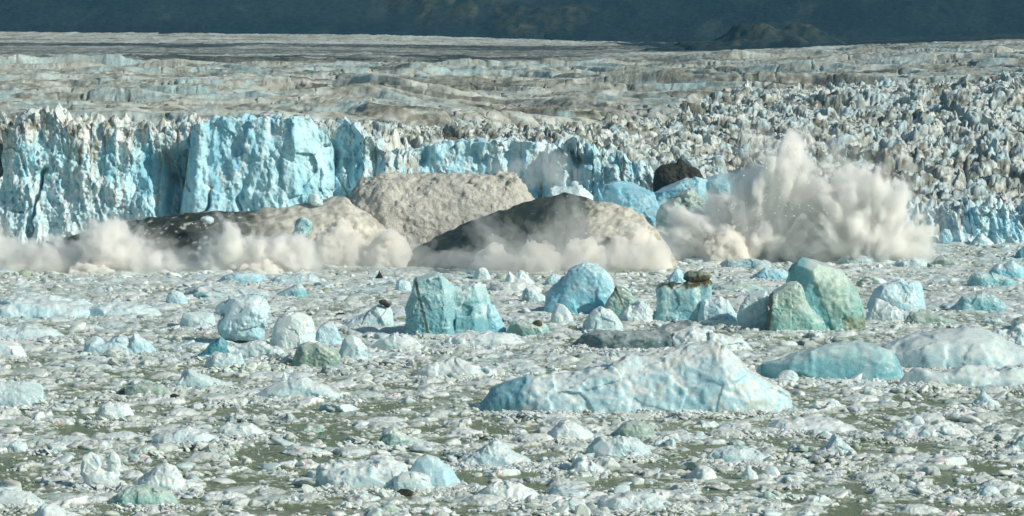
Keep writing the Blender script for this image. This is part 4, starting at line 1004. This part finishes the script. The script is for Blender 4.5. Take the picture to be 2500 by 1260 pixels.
    # near field
    for lab, short, box, shp, tone, kw in [
        ("white heart shaped ice chunk with two horns in the lower left foreground", "the heart shaped chunk", (194, 1108, 300, 1194), {'lobes': [(219, 1140, 24, 33, .7, 0, 2.4), (275, 1137, 16, 34, .7, 0, 2.2), (248, 1172, 43, 25, .7, 0, 2.2)], 'k': .16}, 'white', dict(crust=.7, cuts=3)),
        ("wide white floe spreading right of the heart shaped chunk", "the wide floe by the heart", (322, 1128, 510, 1202), [(322, 1200), (340, 1165), (370, 1140), (400, 1130), (430, 1142), (455, 1170), (490, 1185), (510, 1200)], 'white', {}),
        ("green tinted translucent slab lying in front of the heart shaped chunk", "the green slab by the heart", (268, 1186, 440, 1236), 'slab', 'green', dict(crust=.15, cuts=2)),
        ("lumpy translucent white iceberg of many small knobs in the foreground", "the knobbly foreground iceberg", (752, 1112, 1010, 1200), [(752, 1196), (766, 1165), (785, 1140), (815, 1124), (860, 1128), (900, 1118), (940, 1112), (975, 1124), (1000, 1150), (1010, 1196)], 'pale', dict(rough=1.5, cuts=4)),
        ("smooth white ice dome with a blue sheen at the knobbly iceberg's right end", "the smooth dome", (992, 1106, 1130, 1194), [(992, 1190), (1000, 1150), (1018, 1118), (1042, 1106), (1075, 1116), (1100, 1140), (1118, 1168), (1130, 1192)], 'bright', dict(rough=.5, cuts=3, crust=.4)),
        ("squat grey white ice block before the smooth dome", "the squat block", (950, 1154, 1056, 1204), 'block', 'pale', dict(cuts=4)),
        ("crusty white dome shaped floe right of the smooth dome in the foreground", "the crusty dome floe", (1156, 1174, 1322, 1228), 'dome', 'white', dict(rough=1.2, cuts=1, crust=.8)),
        ("peaked floe with a clear blue tip and a shaded hollow in front", "the peaked floe", (1096, 1070, 1296, 1142), [(1096, 1138), (1120, 1115), (1145, 1100), (1165, 1095), (1185, 1080), (1205, 1070), (1230, 1082), (1250, 1105), (1275, 1120), (1296, 1140)], 'pale', dict(cuts=4)),
        ("green grey ice mound with shaded left side in the foreground centre", "the green grey mound", (926, 1044, 1052, 1094), 'wedgel', 'green', dict(cuts=3)),
        ("dark green ice dome below the largest white slab", "the dark green dome", (1488, 1028, 1608, 1076), 'dome', 'olive', dict(cuts=4, crust=.3)),
        ("white rounded floe left of the dark green dome", "the white rounded floe", (1330, 1030, 1450, 1076), 'dome', 'white', dict(cuts=2)),
        ("egg shaped white ice chunk poking from crumbled ice at the right", "the egg shaped chunk", (2218, 1014, 2262, 1056), 'dome', 'white', dict(rough=.4, cuts=0)),
        ("pointed white ice chunk next to the egg shaped one", "the pointed chunk", (2256, 1024, 2296, 1064), 'peak', 'white', dict(rough=.7, cuts=3)),
        ("crumbled white ice floe around the egg shaped chunk", "the crumbled floe", (2150, 1030, 2380, 1074), 'raft', 'white', dict(rough=1.7, cuts=0)),
        ("long low white floe under the right end of the largest slab", "the long low floe", (1862, 1020, 2102, 1060), 'slab', 'white', dict(rough=1.1, cuts=1)),
        ("small rounded ice dome low at the bottom right", "the bottom right dome", (2378, 1184, 2446, 1218), 'dome', 'pale', dict(cuts=2, crust=.3)),
        ("pale ice piece with a dark streaked left face at the right foreground edge", "the streaked piece at the right edge", (2430, 1058, 2540, 1110), 'wedger', 'pale', dict(cuts=3)),
        ("conical pale ice heap between the long low floe and the bottom edge", "the conical heap", (1978, 1060, 2106, 1116), 'peak', 'pale', dict(cuts=3)),
        ("low translucent floe with a green side below the dark green dome", "the green sided floe", (1718, 1090, 1890, 1132), 'slab', 'pale', dict(cuts=2, crust=.3)),
        ("small sharp white ice tooth left of a rounder one in the right foreground", "the white tooth", (1806, 1132, 1852, 1172), 'peak', 'white', dict(cuts=4)),
        ("small blunt white ice lump right of the white tooth", "the blunt lump", (1860, 1134, 1906, 1168), 'dome', 'white', dict(cuts=4)),
        ("clear pyramid chunk at the right, below the flat pale ridge", "the clear pyramid chunk", (2366, 948, 2446, 994), 'peak', 'pale', dict(cuts=4, crust=.3)),
        ("white lump iceberg with rubble skirt below the black tipped iceberg", "the white lump with rubble", (238, 974, 332, 1030), [(238, 1028), (242, 990), (256, 976), (285, 982), (315, 984), (326, 1005), (332, 1028)], 'white', dict(cuts=4)),
        ("broad low white floe heap in the left foreground", "the broad left heap", (365, 1045, 540, 1090), 'slab', 'pale', dict(cuts=2)),
        ("twin topped white floe right of the broad left heap", "the twin topped floe", (520, 1030, 650, 1066), 'raft', 'white', dict(cuts=3)),
        ("clean white ice ramp cut by the bottom edge at the left", "the ramp at the bottom edge", (70, 1228, 255, 1290), 'wedgel', 'white', dict(cuts=3, rough=.8)),
        ("low greenish floe ridge at the left edge near the bottom", "the greenish ridge", (-40, 1200, 112, 1240), 'slab', 'pale', dict(cuts=2)),
        ("white tilted chunk near the bottom edge, centre right", "the tilted chunk", (1340, 1216, 1446, 1256), 'raft', 'white', dict(cuts=3)),
        ("long ragged white floe at the bottom right of centre", "the ragged floe", (1450, 1202, 1655, 1248), 'slab', 'pale', dict(cuts=2)),
        ("snowy lump floe between the peaked floe and the crusty dome floe", "the snowy lump", (1365, 1106, 1475, 1158), 'peak', 'white', dict(cuts=2, rough=1.3)),
        ("pale chunk with a cylinder shaped top right of the peaked floe", "the chunk with round top", (1420, 1062, 1590, 1122), 'raft', 'pale', dict(cuts=3)),
        ("small smooth grey white ice block left of the heart shaped chunk", "the small smooth block", (12, 1074, 70, 1104), 'dome', 'pale', dict(cuts=2)),
    ]:
        kw = dict(kw)
        solid_px('ice_floe' if 'floe' in lab else 'ice_chunk' if 'chunk' in lab or 'lump' in lab or 'tooth' in lab or 'block' in lab else 'iceberg', lab,
                 'ice floe' if 'floe' in lab else 'ice chunk' if 'chunk' in lab or 'lump' in lab or 'tooth' in lab or 'block' in lab else 'iceberg', shp, box, tone, seed=next(i), short=short, crust=kw.pop('crust', .6), **kw)
    # far field along the surge
    for lab, short, box, shp, tone, kw in [
        ("dark bellied iceberg with snowy top behind the top heavy one", "the dark bellied iceberg", (440, 692, 690, 732), [(440, 730), (455, 708), (490, 697), (540, 694), (600, 702), (640, 708), (690, 728)], 'deep', dict(crust=.75)),
        ("blue domed iceberg low against the foot of the left spray", "the blue iceberg under the spray", (530, 662, 660, 692), 'dome', 'blue', dict(crust=.4)),
        ("white lumps of blue ice beside the blue domed iceberg", "the white blue lumps", (655, 668, 800, 694), 'raft', 'bright', {}),
        ("rounded pale ice boulder left of the dark bellied iceberg", "the rounded pale boulder", (403, 708, 458, 744), 'dome', 'bright', {}),
        ("grey wedge of ice right of the dark bellied iceberg", "the grey wedge", (652, 694, 752, 728), 'wedger', 'teal', dict(crust=.4)),
        ("small bright blue ice boulder left of the square pale block", "the small blue boulder", (256, 730, 310, 762), 'dome', 'bright', {}),
        ("long low pale blue floe along the left edge of the middle distance", "the long pale blue floe", (-60, 722, 260, 778), 'slab', 'bright', dict(rough=1.2)),
        ("second pale blue floe, lying right of the small blue boulder", "the second pale blue floe", (180, 738, 400, 776), 'slab', 'bright', {}),
        ("low pale blue floe at the left edge above the white dome", "the low floe above the white dome", (-60, 792, 160, 828), 'raft', 'bright', {}),
        ("flat bright blue floe at the foot of the tall right spray", "the flat bright blue floe", (1652, 628, 1810, 646), 'slab', 'blue', dict(crust=.6)),
        ("flat dark teal floe just right of the flat bright blue one", "the flat dark teal floe", (1752, 630, 1900, 656), 'slab', 'deep', dict(crust=.5)),
        ("dark green wedge of ice at the right before the low crumbled front", "the dark green wedge", (2272, 626, 2375, 650), 'wedgel', 'olive', dict(crust=.4)),
        ("rounded sky blue floe in front of the flat dark teal floe", "the sky blue floe", (1836, 654, 1930, 684), 'dome', 'blue', dict(crust=.35)),
        ("pale blue peak of ice between the blue domed iceberg and the dirt capped column", "the pale peak", (1618, 652, 1690, 690), 'peak', 'blue', {}),
        ("dark teal ice block cut by the right edge near the far shore", "the dark block at the right edge", (2474, 604, 2530, 634), 'dome', 'deep', dict(crust=.1)),
        ("ice piece carrying a dark stone on its crest, left of the tall grey teal iceberg", "the ice under the dark stone", (822, 736, 968, 800), 'wedger', 'pale', dict(crust=.4)),
        ("cream white ice block in front of the wispy spray veil", "the cream block", (1225, 662, 1305, 706), 'raft', 'white', {}),
        ("rounded blue ice lump left of the big blue domed iceberg", "the rounded blue lump", (1325, 670, 1385, 698), 'dome', 'bright', {}),
        ("white ice boulder at the spray's foot above the tall grey teal iceberg", "the white boulder by the spray", (1155, 652, 1200, 684), 'dome', 'white', {}),
        ("white low floe right of the broad teal iceberg", "the white low floe", (1190, 688, 1330, 714), 'slab', 'white', dict(crust=.8)),
        ("pale tilted slab of ice right of the blue lump", "the pale tilted slab", (1275, 700, 1345, 738), 'wedgel', 'pale', {}),
        ("snowy ice knob in front of the big blue domed iceberg", "the snowy knob", (1340, 742, 1400, 792), 'dome', 'white', dict(rough=1.3)),
        ("rounded grey white ice heap in front of the big blue domed iceberg", "the rounded heap", (1420, 752, 1520, 812), 'dome', 'pale', {}),
        ("snowy rubble between the blue domed iceberg and the dirt capped column", "the snowy rubble", (1510, 738, 1605, 790), 'raft', 'white', dict(rough=1.5)),
        ("low dirty ice slab with a dark hole right of the broad teal iceberg", "the dirty slab", (1235, 768, 1350, 822), 'slab', 'green', dict(dirt=.3)),
        ("white floe before the broad teal iceberg", "the floe before the teal iceberg", (1080, 808, 1290, 846), 'slab', 'white', dict(rough=1.3)),
        ("small cyan block left of the ice piece with the stone", "the small cyan block", (965, 684, 1005, 712), 'block', 'bright', {}),
        ("pale ice ridge left of the small bottom heap at far right shore", "the far shore ridge", (2040, 620, 2150, 645), 'raft', 'bright', {}),
        ("knobby pale ice ridge left of the dark green wedge", "the knobby far ridge", (2180, 628, 2272, 652), 'raft', 'pale', {}),
        ("brown stained floe behind the pale block by the pyramid", "the brown stained floe", (1735, 688, 1870, 712), 'slab', 'green', dict(dirt=.6)),
        ("grey dome of ice at the right edge above the sea green iceberg", "the grey dome at the right edge", (2460, 770, 2540, 812), 'dome', 'grey', dict(crust=.5)),
        ("teal block flung up onto the olive wave in the surge", "the flung teal block", (714, 533, 762, 584), {'lobes': [(740, 549, 21, 17, .9, 0, 2.6), (736, 571, 22, 12, .9, 0, 2.4)], 'k': .4}, 'teal', dict(d=1238, foot=False, cuts=3)),
        ("small blue grey block riding the crest of the olive wave", "the crest block", (748, 474, 786, 504), {'lobes': [(766, 484, 13, 11, .9, 0, 2.5), (772, 496, 17, 8, .9, 0, 2.4)], 'k': .4}, 'pale', dict(d=1256, foot=False, cuts=3)),
        ("pale scrap of ice sliding down the dark olive wave", "the sliding scrap", (484, 526, 526, 548), {'lobes': [(506, 537, 19, 9, .9, 0, 2.2)], 'k': .4}, 'pale', dict(d=1241, foot=False, cuts=2)),
        ("deep blue overturned ice block behind the right shoulder of the surge", "the deep blue block", (1446, 440, 1612, 520), [(1446, 520), (1452, 470), (1468, 450), (1510, 445), (1560, 446), (1600, 462), (1612, 520)], 'azure', dict(d=1340, crust=.12, cuts=4, depth=16)),
        ("tilted bright blue ice block left of the tall right spray", "the tilted blue block", (1575, 424, 1740, 520), [(1575, 520), (1588, 462), (1630, 436), (1690, 424), (1728, 436), (1740, 520)], 'azure', dict(d=1350, crust=.3, cuts=5, depth=14)),
        ("bright blue ice block half veiled by the tall right spray", "the veiled blue block", (1712, 410, 1802, 520), [(1712, 520), (1722, 450), (1735, 425), (1760, 413), (1790, 418), (1800, 450), (1802, 520)], 'azure', dict(d=1352, crust=.3, cuts=4, depth=14)),
        ("grey green tumbled ice pile below the tilted blue block", "the tumbled pile", (1590, 470, 1760, 560), 'raft', 'green', dict(d=1325, rough=1.5, cuts=3, depth=14, dirt=.3)),
        ("pale blue rubble terrace at the foot of the ice towers", "the rubble terrace", (1330, 440, 1480, 540), 'slab', 'bright', dict(d=1362, rough=1.5, cuts=3, depth=16)),
        ("blue boulder of ice at the waterline near the low crumbled front", "the waterline boulder", (2290, 556, 2330, 596), 'dome', 'blue', dict(cuts=4)),
        ("second blue ice boulder right of the waterline boulder", "the second waterline boulder", (2365, 562, 2425, 600), 'peak', 'bright', dict(cuts=4)),
    ]:
        kw = dict(kw)
        nm = 'ice_floe' if 'floe' in lab else 'iceberg' if 'iceberg' in lab else 'ice_chunk'
        solid_px(nm, lab, nm.replace('_', ' '), shp, box, tone, seed=next(i), short=short, crust=kw.pop('crust', .5), cuts=kw.pop('cuts', 3), **kw)
    # rock
    def rock(label, box, shp, short, d=None, depth=None, seed=1, name='rock', cat='rock', col=((.020, .020, .017), (.055, .05, .038))):
        solid_px(name, label, cat, shp, box, 'dark', 0, 0, seed, depth, 2, .8, short=short, mat=MAT_ROCK, d=d, foot=d is None,
                 colmod=lambda V, N, c: mixc(np.array(col[0]) + 0 * V, np.array(col[1]), sstep(-.3, .4, fbm3(V[:, 0], V[:, 1], V[:, 2], 4, seed))))
    rock("black pointed heap of rubble on the ice above the blue blocks", (1588, 376, 1730, 470), [(1594, 442), (1600, 404), (1632, 396), (1650, 391), (1663, 378), (1676, 394), (1698, 408), (1718, 428), (1724, 442)], "the black heap", d=1372, depth=11, seed=3, name='rubble_heap', cat='rubble heap')
    rock("dark brown stone perched on pale ice left of the tall grey teal iceberg", (922, 728, 958, 752), {'lobes': [(936, 738, 10, 7), (946, 746, 8, 6)], 'k': .2}, "the perched stone", d=shore(800) + 2, seed=4)
    rock("black fin of rock at the edge of the far floes beside the spray", (914, 660, 938, 682), 'peak', "the black fin", seed=5)
    rock("small brown stone on the ice below the black fin of rock", (815, 762, 850, 776), 'dome', "the brown stone", seed=6)
    rock("small dark stone in the slush right of the black tipped iceberg", (412, 962, 442, 974), 'dome', "the small dark stone", seed=7)
    rock("dark stone set in the dirty slab right of the broad teal iceberg", (1295, 776, 1330, 806), {'lobes': [(1312, 790, 12, 9)], 'k': .2}, "the stone in the slab", d=shore(822) + .2, seed=8, col=((.06, .055, .03), (.12, .11, .07)))
    rock("black sodden clump of debris just before the squat block", (958, 1194, 1016, 1212), 'dome', "the sodden clump", seed=9, name='debris_clump', cat='debris')
build_bergs()

# ------------------------------------------------------------------ ordinary floes, each an object of its own
def build_floes():
    rng = np.random.default_rng(2024)
    protos = []
    for k in range(26):
        parts, fs, off = [], [], 0
        kind = k % 4
        lumps = [((0, 0, .05), (1, .85, .30 if kind != 1 else .62))]
        nl = rng.integers(2, 6) if kind != 1 else rng.integers(0, 2)
        for _ in range(nl):
            a = rng.uniform(0, 6.28); r = rng.uniform(.15, .7); s = rng.uniform(.22, .48)
            lumps.append(((r * np.cos(a), .8 * r * np.sin(a), .12 + .1 * rng.random()), (s * rng.uniform(.8, 1.3), s, s * rng.uniform(.55, 1.05))))
        for (c, s) in lumps:
            v, f = polytope(rng, 4 if c[0] == 0 else 3, 11, .6, .98)
            a = rng.uniform(0, 6.28); R = np.array([[np.cos(a), -np.sin(a), 0], [np.sin(a), np.cos(a), 0], [0, 0, 1]])
            parts.append((v @ R.T) * s + c); fs.append(f + off); off += len(v)
        V = np.concatenate(parts); F = np.concatenate(fs)
        V = V + .07 * np.stack([fbm3(V[:, 0] * 2.4, V[:, 1] * 2.4, V[:, 2] * 2.4, 4, 300 + 5 * k + j) for j in range(3)], 1) + .035 * cellvec3(V * 4.5, k)
        N = normals_of(V, F)
        tone = ['white', 'pale', 'white', 'green', 'pale', 'white', 'grey'][k % 7]
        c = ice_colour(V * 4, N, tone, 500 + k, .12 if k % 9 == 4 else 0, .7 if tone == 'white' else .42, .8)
        protos.append((make_mesh("ice_floe", V, F, MAT_BERG, c), tone, kind))
    used = {}
    n = 0; tries = 0
    placed = []
    while n < 185 and tries < 6000:
        tries += 1
        py = 662 + 610 * rng.random() ** .85
        px = rng.uniform(-60, 2560)
        w = np.interp(py, [660, 800, 1000, 1260], [16, 34, 52, 62]) * rng.lognormal(0, .42)
        if any(a - w * .3 < px < b + w * .3 and base - 26 < py < base + 10 for _, a, b, base in BERGS): continue
        if any(abs(px - q) < (w + r) * .62 and abs(py - s) < 16 for q, s, r in placed): continue
        placed.append((px, py, w))
        me, tone, kind = protos[rng.integers(26)]
        d = shore(py); r = w / 2 * d / FOC
        o = bpy.data.objects.new("ice_floe", me); COL.objects.link(o)
        o.location = ((px - 1250) / FOC * d, d, -.02 - .05 * r)
        o.scale = (r, r * rng.uniform(.8, 1.2), r * rng.uniform(.7, 1.15))
        o.rotation_euler = (rng.uniform(-.1, .1), rng.uniform(-.1, .1), rng.uniform(0, 6.28))
        look = {'white': 'white crusted', 'pale': 'pale translucent', 'green': 'green tinted', 'grey': 'grey'}[tone] + ' ' + {0: 'flat', 1: 'blocky', 2: 'lumpy', 3: 'low'}[kind]
        size = 'small' if w < 30 else 'large' if w > 70 else 'mid sized'
        # say which neighbour it lies by; a label never used before singles it out
        near = sorted(BERGS, key=lambda b: abs(px - (b[1] + b[2]) / 2) + 3.0 * abs(py - b[3]))
        lab = None
        for b in near[:5]:
            mid = (b[1] + b[2]) / 2
            rel = 'in front of' if py > b[3] + 12 and b[1] < px < b[2] else 'behind' if py < b[3] - 12 and b[1] < px < b[2] else 'left of' if px < mid else 'right of'
            t = f"{size} {look} floe {rel} {b[0]}"
            if t not in used and len(t.split()) <= 16: lab = t; break
        lab = lab or f"{size} {look} floe among scattered ice near {near[0][0]}"
        used[lab] = 1
        tag(o, lab, "ice floe", "floes scattered over the slush")
        n += 1
build_floes()

# ------------------------------------------------------------------ the crumbled crust of slush ice between them
def build_slush():
    pxs = np.arange(-260, 2765, 2.5)
    ds = np.concatenate([np.arange(600, 900, .36), np.arange(900, 1375, .62)])
    PX, D = np.meshgrid(pxs, ds, indexing='ij')
    X = (PX - 1250) / FOC * D
    py = project(0, ds, 0)[1][None] + 0 * PX
    cover = fbm2(X / 10, D / 15, 4, 7) + .55 * fbm2(X / 3.2, D / 5.0, 3, 8) + np.interp(py, [590, 640, 760, 880, 1000, 1260], [.60, .56, .50, .24, -.06, -.13])
    wx, wy = X + .35 * fbm2(X / 1.1, D / 1.1, 2, 411), D + .35 * fbm2(X / 1.1, D / 1.1, 2, 412)
    wx = wx + .9 * fbm2(X / 3.2, D / 3.2, 2, 413); wy = wy + .9 * fbm2(X / 3.2, D / 3.2, 2, 414)
    near = np.interp(py, [640, 800, 1000], [.8, .9, 1.0])
    mound = 0; tone = 0; snow = 0
    for sc, H_, sd, need in ((8.0, 1.5, 401, .74), (4.8, 1.05, 402, .70), (2.8, .68, 403, .66), (1.6, .40, 404, .62)):
        f1, f2, r, ox, oy = cell2(wx / sc, wy / (sc * 1.1), sd)
        r2 = (r * 57.3) % 1.0; r3 = (r * 91.7) % 1.0
        on = sstep(need, need + .12, r + .60 * cover)
        q = np.clip(1 - (f1 / (.40 + .22 * r2)) ** 2, 0, 1)
        m = on * H_ * (.35 + .65 * r3) * (q ** .8) * (1 + .9 * (r2 - .5) * ox + .7 * (r3 - .5) * oy)
        tone = np.where(m > mound, (r2 - .5) * 1.6, tone); snow = np.where(m > mound, r3, snow)
        mound = np.maximum(mound, m * near)
    f1, f2, r, ox, oy = cell2(wx / 1.15, wy / 1.25, 405)
    g1, g2, rr, gx, gy = cell2(wx / .55, wy / .6, 406)
    facet = .16 * ((r - .5) + 1.5 * ((r * 57.3) % 1 - .5) * ox + 1.5 * ((r * 91.7) % 1 - .4) * oy) + .09 * ((rr - .5) + ((rr * 57.3) % 1 - .5) * gx * 2)
    crumb = .10 * ((rr - .62) + .4 * (r - .5)) + .10 * (cover - .15)
    Z = np.maximum(mound + facet * sstep(0, .35, mound) * (.5 + .8 * snow) - .02, crumb) + .02 * fbm2(X / .4, D / .5, 2, 421)
    A = lambda *c: np.array(c)
    c = mixc(A(.56, .60, .565) + 0 * X[..., None], A(.78, .81, .79), sstep(-.5, .6, tone + .6 * fbm2(X / 6, D / 8, 3, 431)))
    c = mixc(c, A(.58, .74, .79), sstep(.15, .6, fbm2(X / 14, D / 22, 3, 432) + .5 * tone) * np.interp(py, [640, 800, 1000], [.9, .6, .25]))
    c = mixc(c, A(.42, .41, .33), sstep(.36, .66, fbm2(X / 7, D / 9, 4, 433) + .3 * tone) * .5)
    c = mixc(c, A(.44, .53, .45), sstep(.30, .12, snow) * .8)                  # clear green pieces
    wet = sstep(.02, .30, mound + .5 * (rr - .5) * .3)
    loose = mixc(A(.165, .188, .085) + 0 * X[..., None], A(.54, .565, .495), sstep(-.03, .07, crumb + .05 * fbm2(X / .7, D / .9, 2, 422)))
    c = mixc(loose, c, wet)
    V = np.stack([X, D, Z], -1).reshape(-1, 3)
    F = grid_faces(len(pxs), len(ds))
    F = F[(V[F, 2].max(1) > -.09)]                  # leave open leads out
    o = link("slush_ice", make_mesh("slush_ice", V, F, MAT_SLUSH, c.reshape(-1, 3)))
    tag(o, "crumbled crust of slush ice lying on the olive water", "slush ice", kind="stuff")
build_slush()

# ------------------------------------------------------------------ uncountable brash ice covering the bay
def build_brash():
    rng = np.random.default_rng(99)
    groups = []; BIG = []
    def scatter(n, sub, smin, smax, nproto, py0, py1, flat, power=1.0, tall=1.0):
        py = py0 + (py1 - py0) * rng.random(n) ** power
        px = rng.uniform(-230, 2730, n)
        v = (630 - py) / FOC
        d = -CAM_H / (-SP + v * CP) * (CP + v * SP)
        x = (px - 1250) / FOC * d
        clump = fbm2(x / 9, d / 13, 4, 7) * 1.0 + .35 * fbm2(x / 2.5, d / 4, 2, 8) + np.interp(py, [640, 760, 900, 1000, 1260], [.62, .50, .18, .0, -.06])
        keep = rng.random(n) < sstep(-.32, .38, clump)
        x, d, py = x[keep], d[keep], py[keep]
        s = (smin * (smax / smin) ** (rng.random(len(x)) ** 2.0)) * np.interp(py, [640, 800, 1260], [1.25, 1.1, .9])
        kind = rng.integers(0, nproto, len(x))
        for k in range(nproto):
            m = kind == k
            if not m.any(): continue
            V0, F0 = polytope(rng, sub, 10, .55, 1.0, .08)
            if sub >= 2: V0 = V0 + .08 * np.stack([fbm3(V0[:, 0] * 3, V0[:, 1] * 3, V0[:, 2] * 3, 2, 900 + k + j) for j in range(3)], 1)
            q = m.sum()
            a = rng.uniform(0, 2 * np.pi, q); ca, sa = np.cos(a)[:, None], np.sin(a)[:, None]
            tx, ty = rng.normal(0, .22, q)[:, None], rng.normal(0, .22, q)[:, None]
            sx, sy = s[m][:, None] * rng.uniform(.8, 1.5, (q, 1)), s[m][:, None] * rng.uniform(.7, 1.1, (q, 1))
            sz = s[m][:, None] * rng.uniform(flat[0], flat[1], (q, 1)) * tall
            X0, Y0, Z0 = V0[:, 0][None] * sx, V0[:, 1][None] * sy, V0[:, 2][None] * sz
            Z1 = Z0 + tx * X0 + ty * Y0
            X1 = ca * X0 - sa * Y0; Y1 = sa * X0 + ca * Y0
            P = np.stack([X1 + x[m][:, None], Y1 + d[m][:, None], Z1 + (rng.uniform(-.12, .30, (q, 1)) * sz)], -1).reshape(-1, 3)
            pal = np.array([(.77, .80, .78), (.68, .72, .68), (.60, .71, .72), (.66, .75, .76), (.52, .58, .52), (.38, .45, .36), (.64, .64, .58), (.36, .32, .24)])
            pr = np.array([.27, .24, .12, .12, .10, .07, .065, .015])
            c = pal[rng.choice(len(pal), q, p=pr)] * rng.uniform(.86, 1.04, (q, 1))
            c = np.repeat(c, len(V0), 0)
            F = (F0[None] + (np.arange(q) * len(V0))[:, None, None]).reshape(-1, 3)
            groups.append((P, F, c)); BIG.append(sub >= 2)
    def rafts():
        n = 350
        py = 690 + 600 * rng.random(n) ** .9
        px = rng.uniform(-230, 2730, n)
        # crumbled ice packed against the bergs
        for _, a, b, base in BERGS:
            if 655 < base and b - a > 60:
                k = int((b - a) / 9)
                px = np.append(px, rng.uniform(a - 25, b + 25, k)); py = np.append(py, base + rng.uniform(-4, 9, k) * (base / 1000))
        protos = [polytope(rng, 1, 8, .5, 1.0, .0) for _ in range(16)]
        cen = []
        for a, b in zip(px, py):
            d0 = float(shore(b)); x0 = (a - 1250) / FOC * d0
            R = rng.lognormal(.45, .5) * (1 if b > 850 else .8); q = int(min(10 + 9 * R * R, 70))
            u = rng.normal(0, .5, (q, 2)) * (R * 1.25, R * .8)
            rise = np.exp(-2.2 * (u[:, 0] ** 2 / (R * R * 1.5) + u[:, 1] ** 2 / (R * R * .64))) * R * .32 * rng.uniform(.3, 1)
            tone = rng.uniform(.78, 1.05) * np.array((1, 1 + rng.uniform(0, .05), 1 + rng.uniform(-.03, .08)))
            cen.append(np.stack([x0 + u[:, 0], d0 + u[:, 1], rise, rng.lognormal(-1.25, .45, q) * (.7 + .22 * R), *(np.full(q, t) for t in tone)], 1))
        cen = np.concatenate(cen)
        pick = rng.integers(0, 16, len(cen))
        for k, (V0, F0) in enumerate(protos):
            m = cen[pick == k]; q = len(m)
            a = rng.uniform(0, 2 * np.pi, q)[:, None]; ca, sa = np.cos(a), np.sin(a)
            sx, sy, sz = m[:, 3:4] * rng.uniform(.8, 1.6, (q, 1)), m[:, 3:4] * rng.uniform(.7, 1.1, (q, 1)), m[:, 3:4] * rng.uniform(.35, .8, (q, 1))
            X0, Y0, Z0 = V0[:, 0][None] * sx, V0[:, 1][None] * sy, V0[:, 2][None] * sz
            Z0 = Z0 + rng.normal(0, .35, (q, 1)) * X0 + rng.normal(0, .3, (q, 1)) * Y0
            P = np.stack([ca * X0 - sa * Y0 + m[:, 0:1], sa * X0 + ca * Y0 + m[:, 1:2], Z0 + m[:, 2:3]], -1).reshape(-1, 3)
            c = np.repeat(np.array((.73, .765, .74)) * m[:, 4:7] * rng.uniform(.85, 1.08, (q, 1)), len(V0), 0)
            groups.append((P, (F0[None] + (np.arange(q) * len(V0))[:, None, None]).reshape(-1, 3), c)); BIG.append(False)
    scatter(2200, 2, .7, 2.4, 18, 650, 1290, (.28, .60), 1.1)
    scatter(4500, 1, .25, .9, 14, 645, 1290, (.32, .7), .9)
    scatter(26000, 0, .08, .30, 8, 700, 1290, (.4, .9), .75)
    # crowded ice along the far shore and under the low front
    scatter(5000, 1, .4, 1.4, 8, 600, 720, (.35, .7), 1.2)
    rafts()
    off = 0; VS, FS, CS = [], [], []
    for P, F, c in groups:
        VS.append(P); FS.append(F + off); CS.append(c); off += len(P)
    o = link("brash_ice", make_mesh("brash_ice", np.concatenate(VS), np.concatenate(FS), MAT_BRASH, np.concatenate(CS), smooth=np.concatenate([np.full(len(f), len(f) > 0 and big) for (_, f, _), big in zip(groups, BIG)])))
    tag(o, "loose white brash ice packed over the whole bay", "brash ice", kind="stuff")
build_brash()

# ------------------------------------------------------------------ the air, adding blue to a mountainside already tinted for haze
def build_haze():
    x0, x1, y0, y1, z0, z1 = -2600, 2600, -60, 6600, -30, 1100
    V = np.array([(x, y, z) for x in (x0, x1) for y in (y0, y1) for z in (z0, z1)], float)
    F = np.array([(0, 1, 3, 2), (4, 6, 7, 5), (0, 4, 5, 1), (2, 3, 7, 6), (0, 2, 6, 4), (1, 5, 7, 3)])
    o = link("haze", make_mesh("haze", V, F, spray_material("air", 0.000028, (0.24, 0.68, 1.0, 1)), smooth=False))
    tag(o, "thin blue air over the bay and glacier", "haze", kind="stuff")
build_haze()
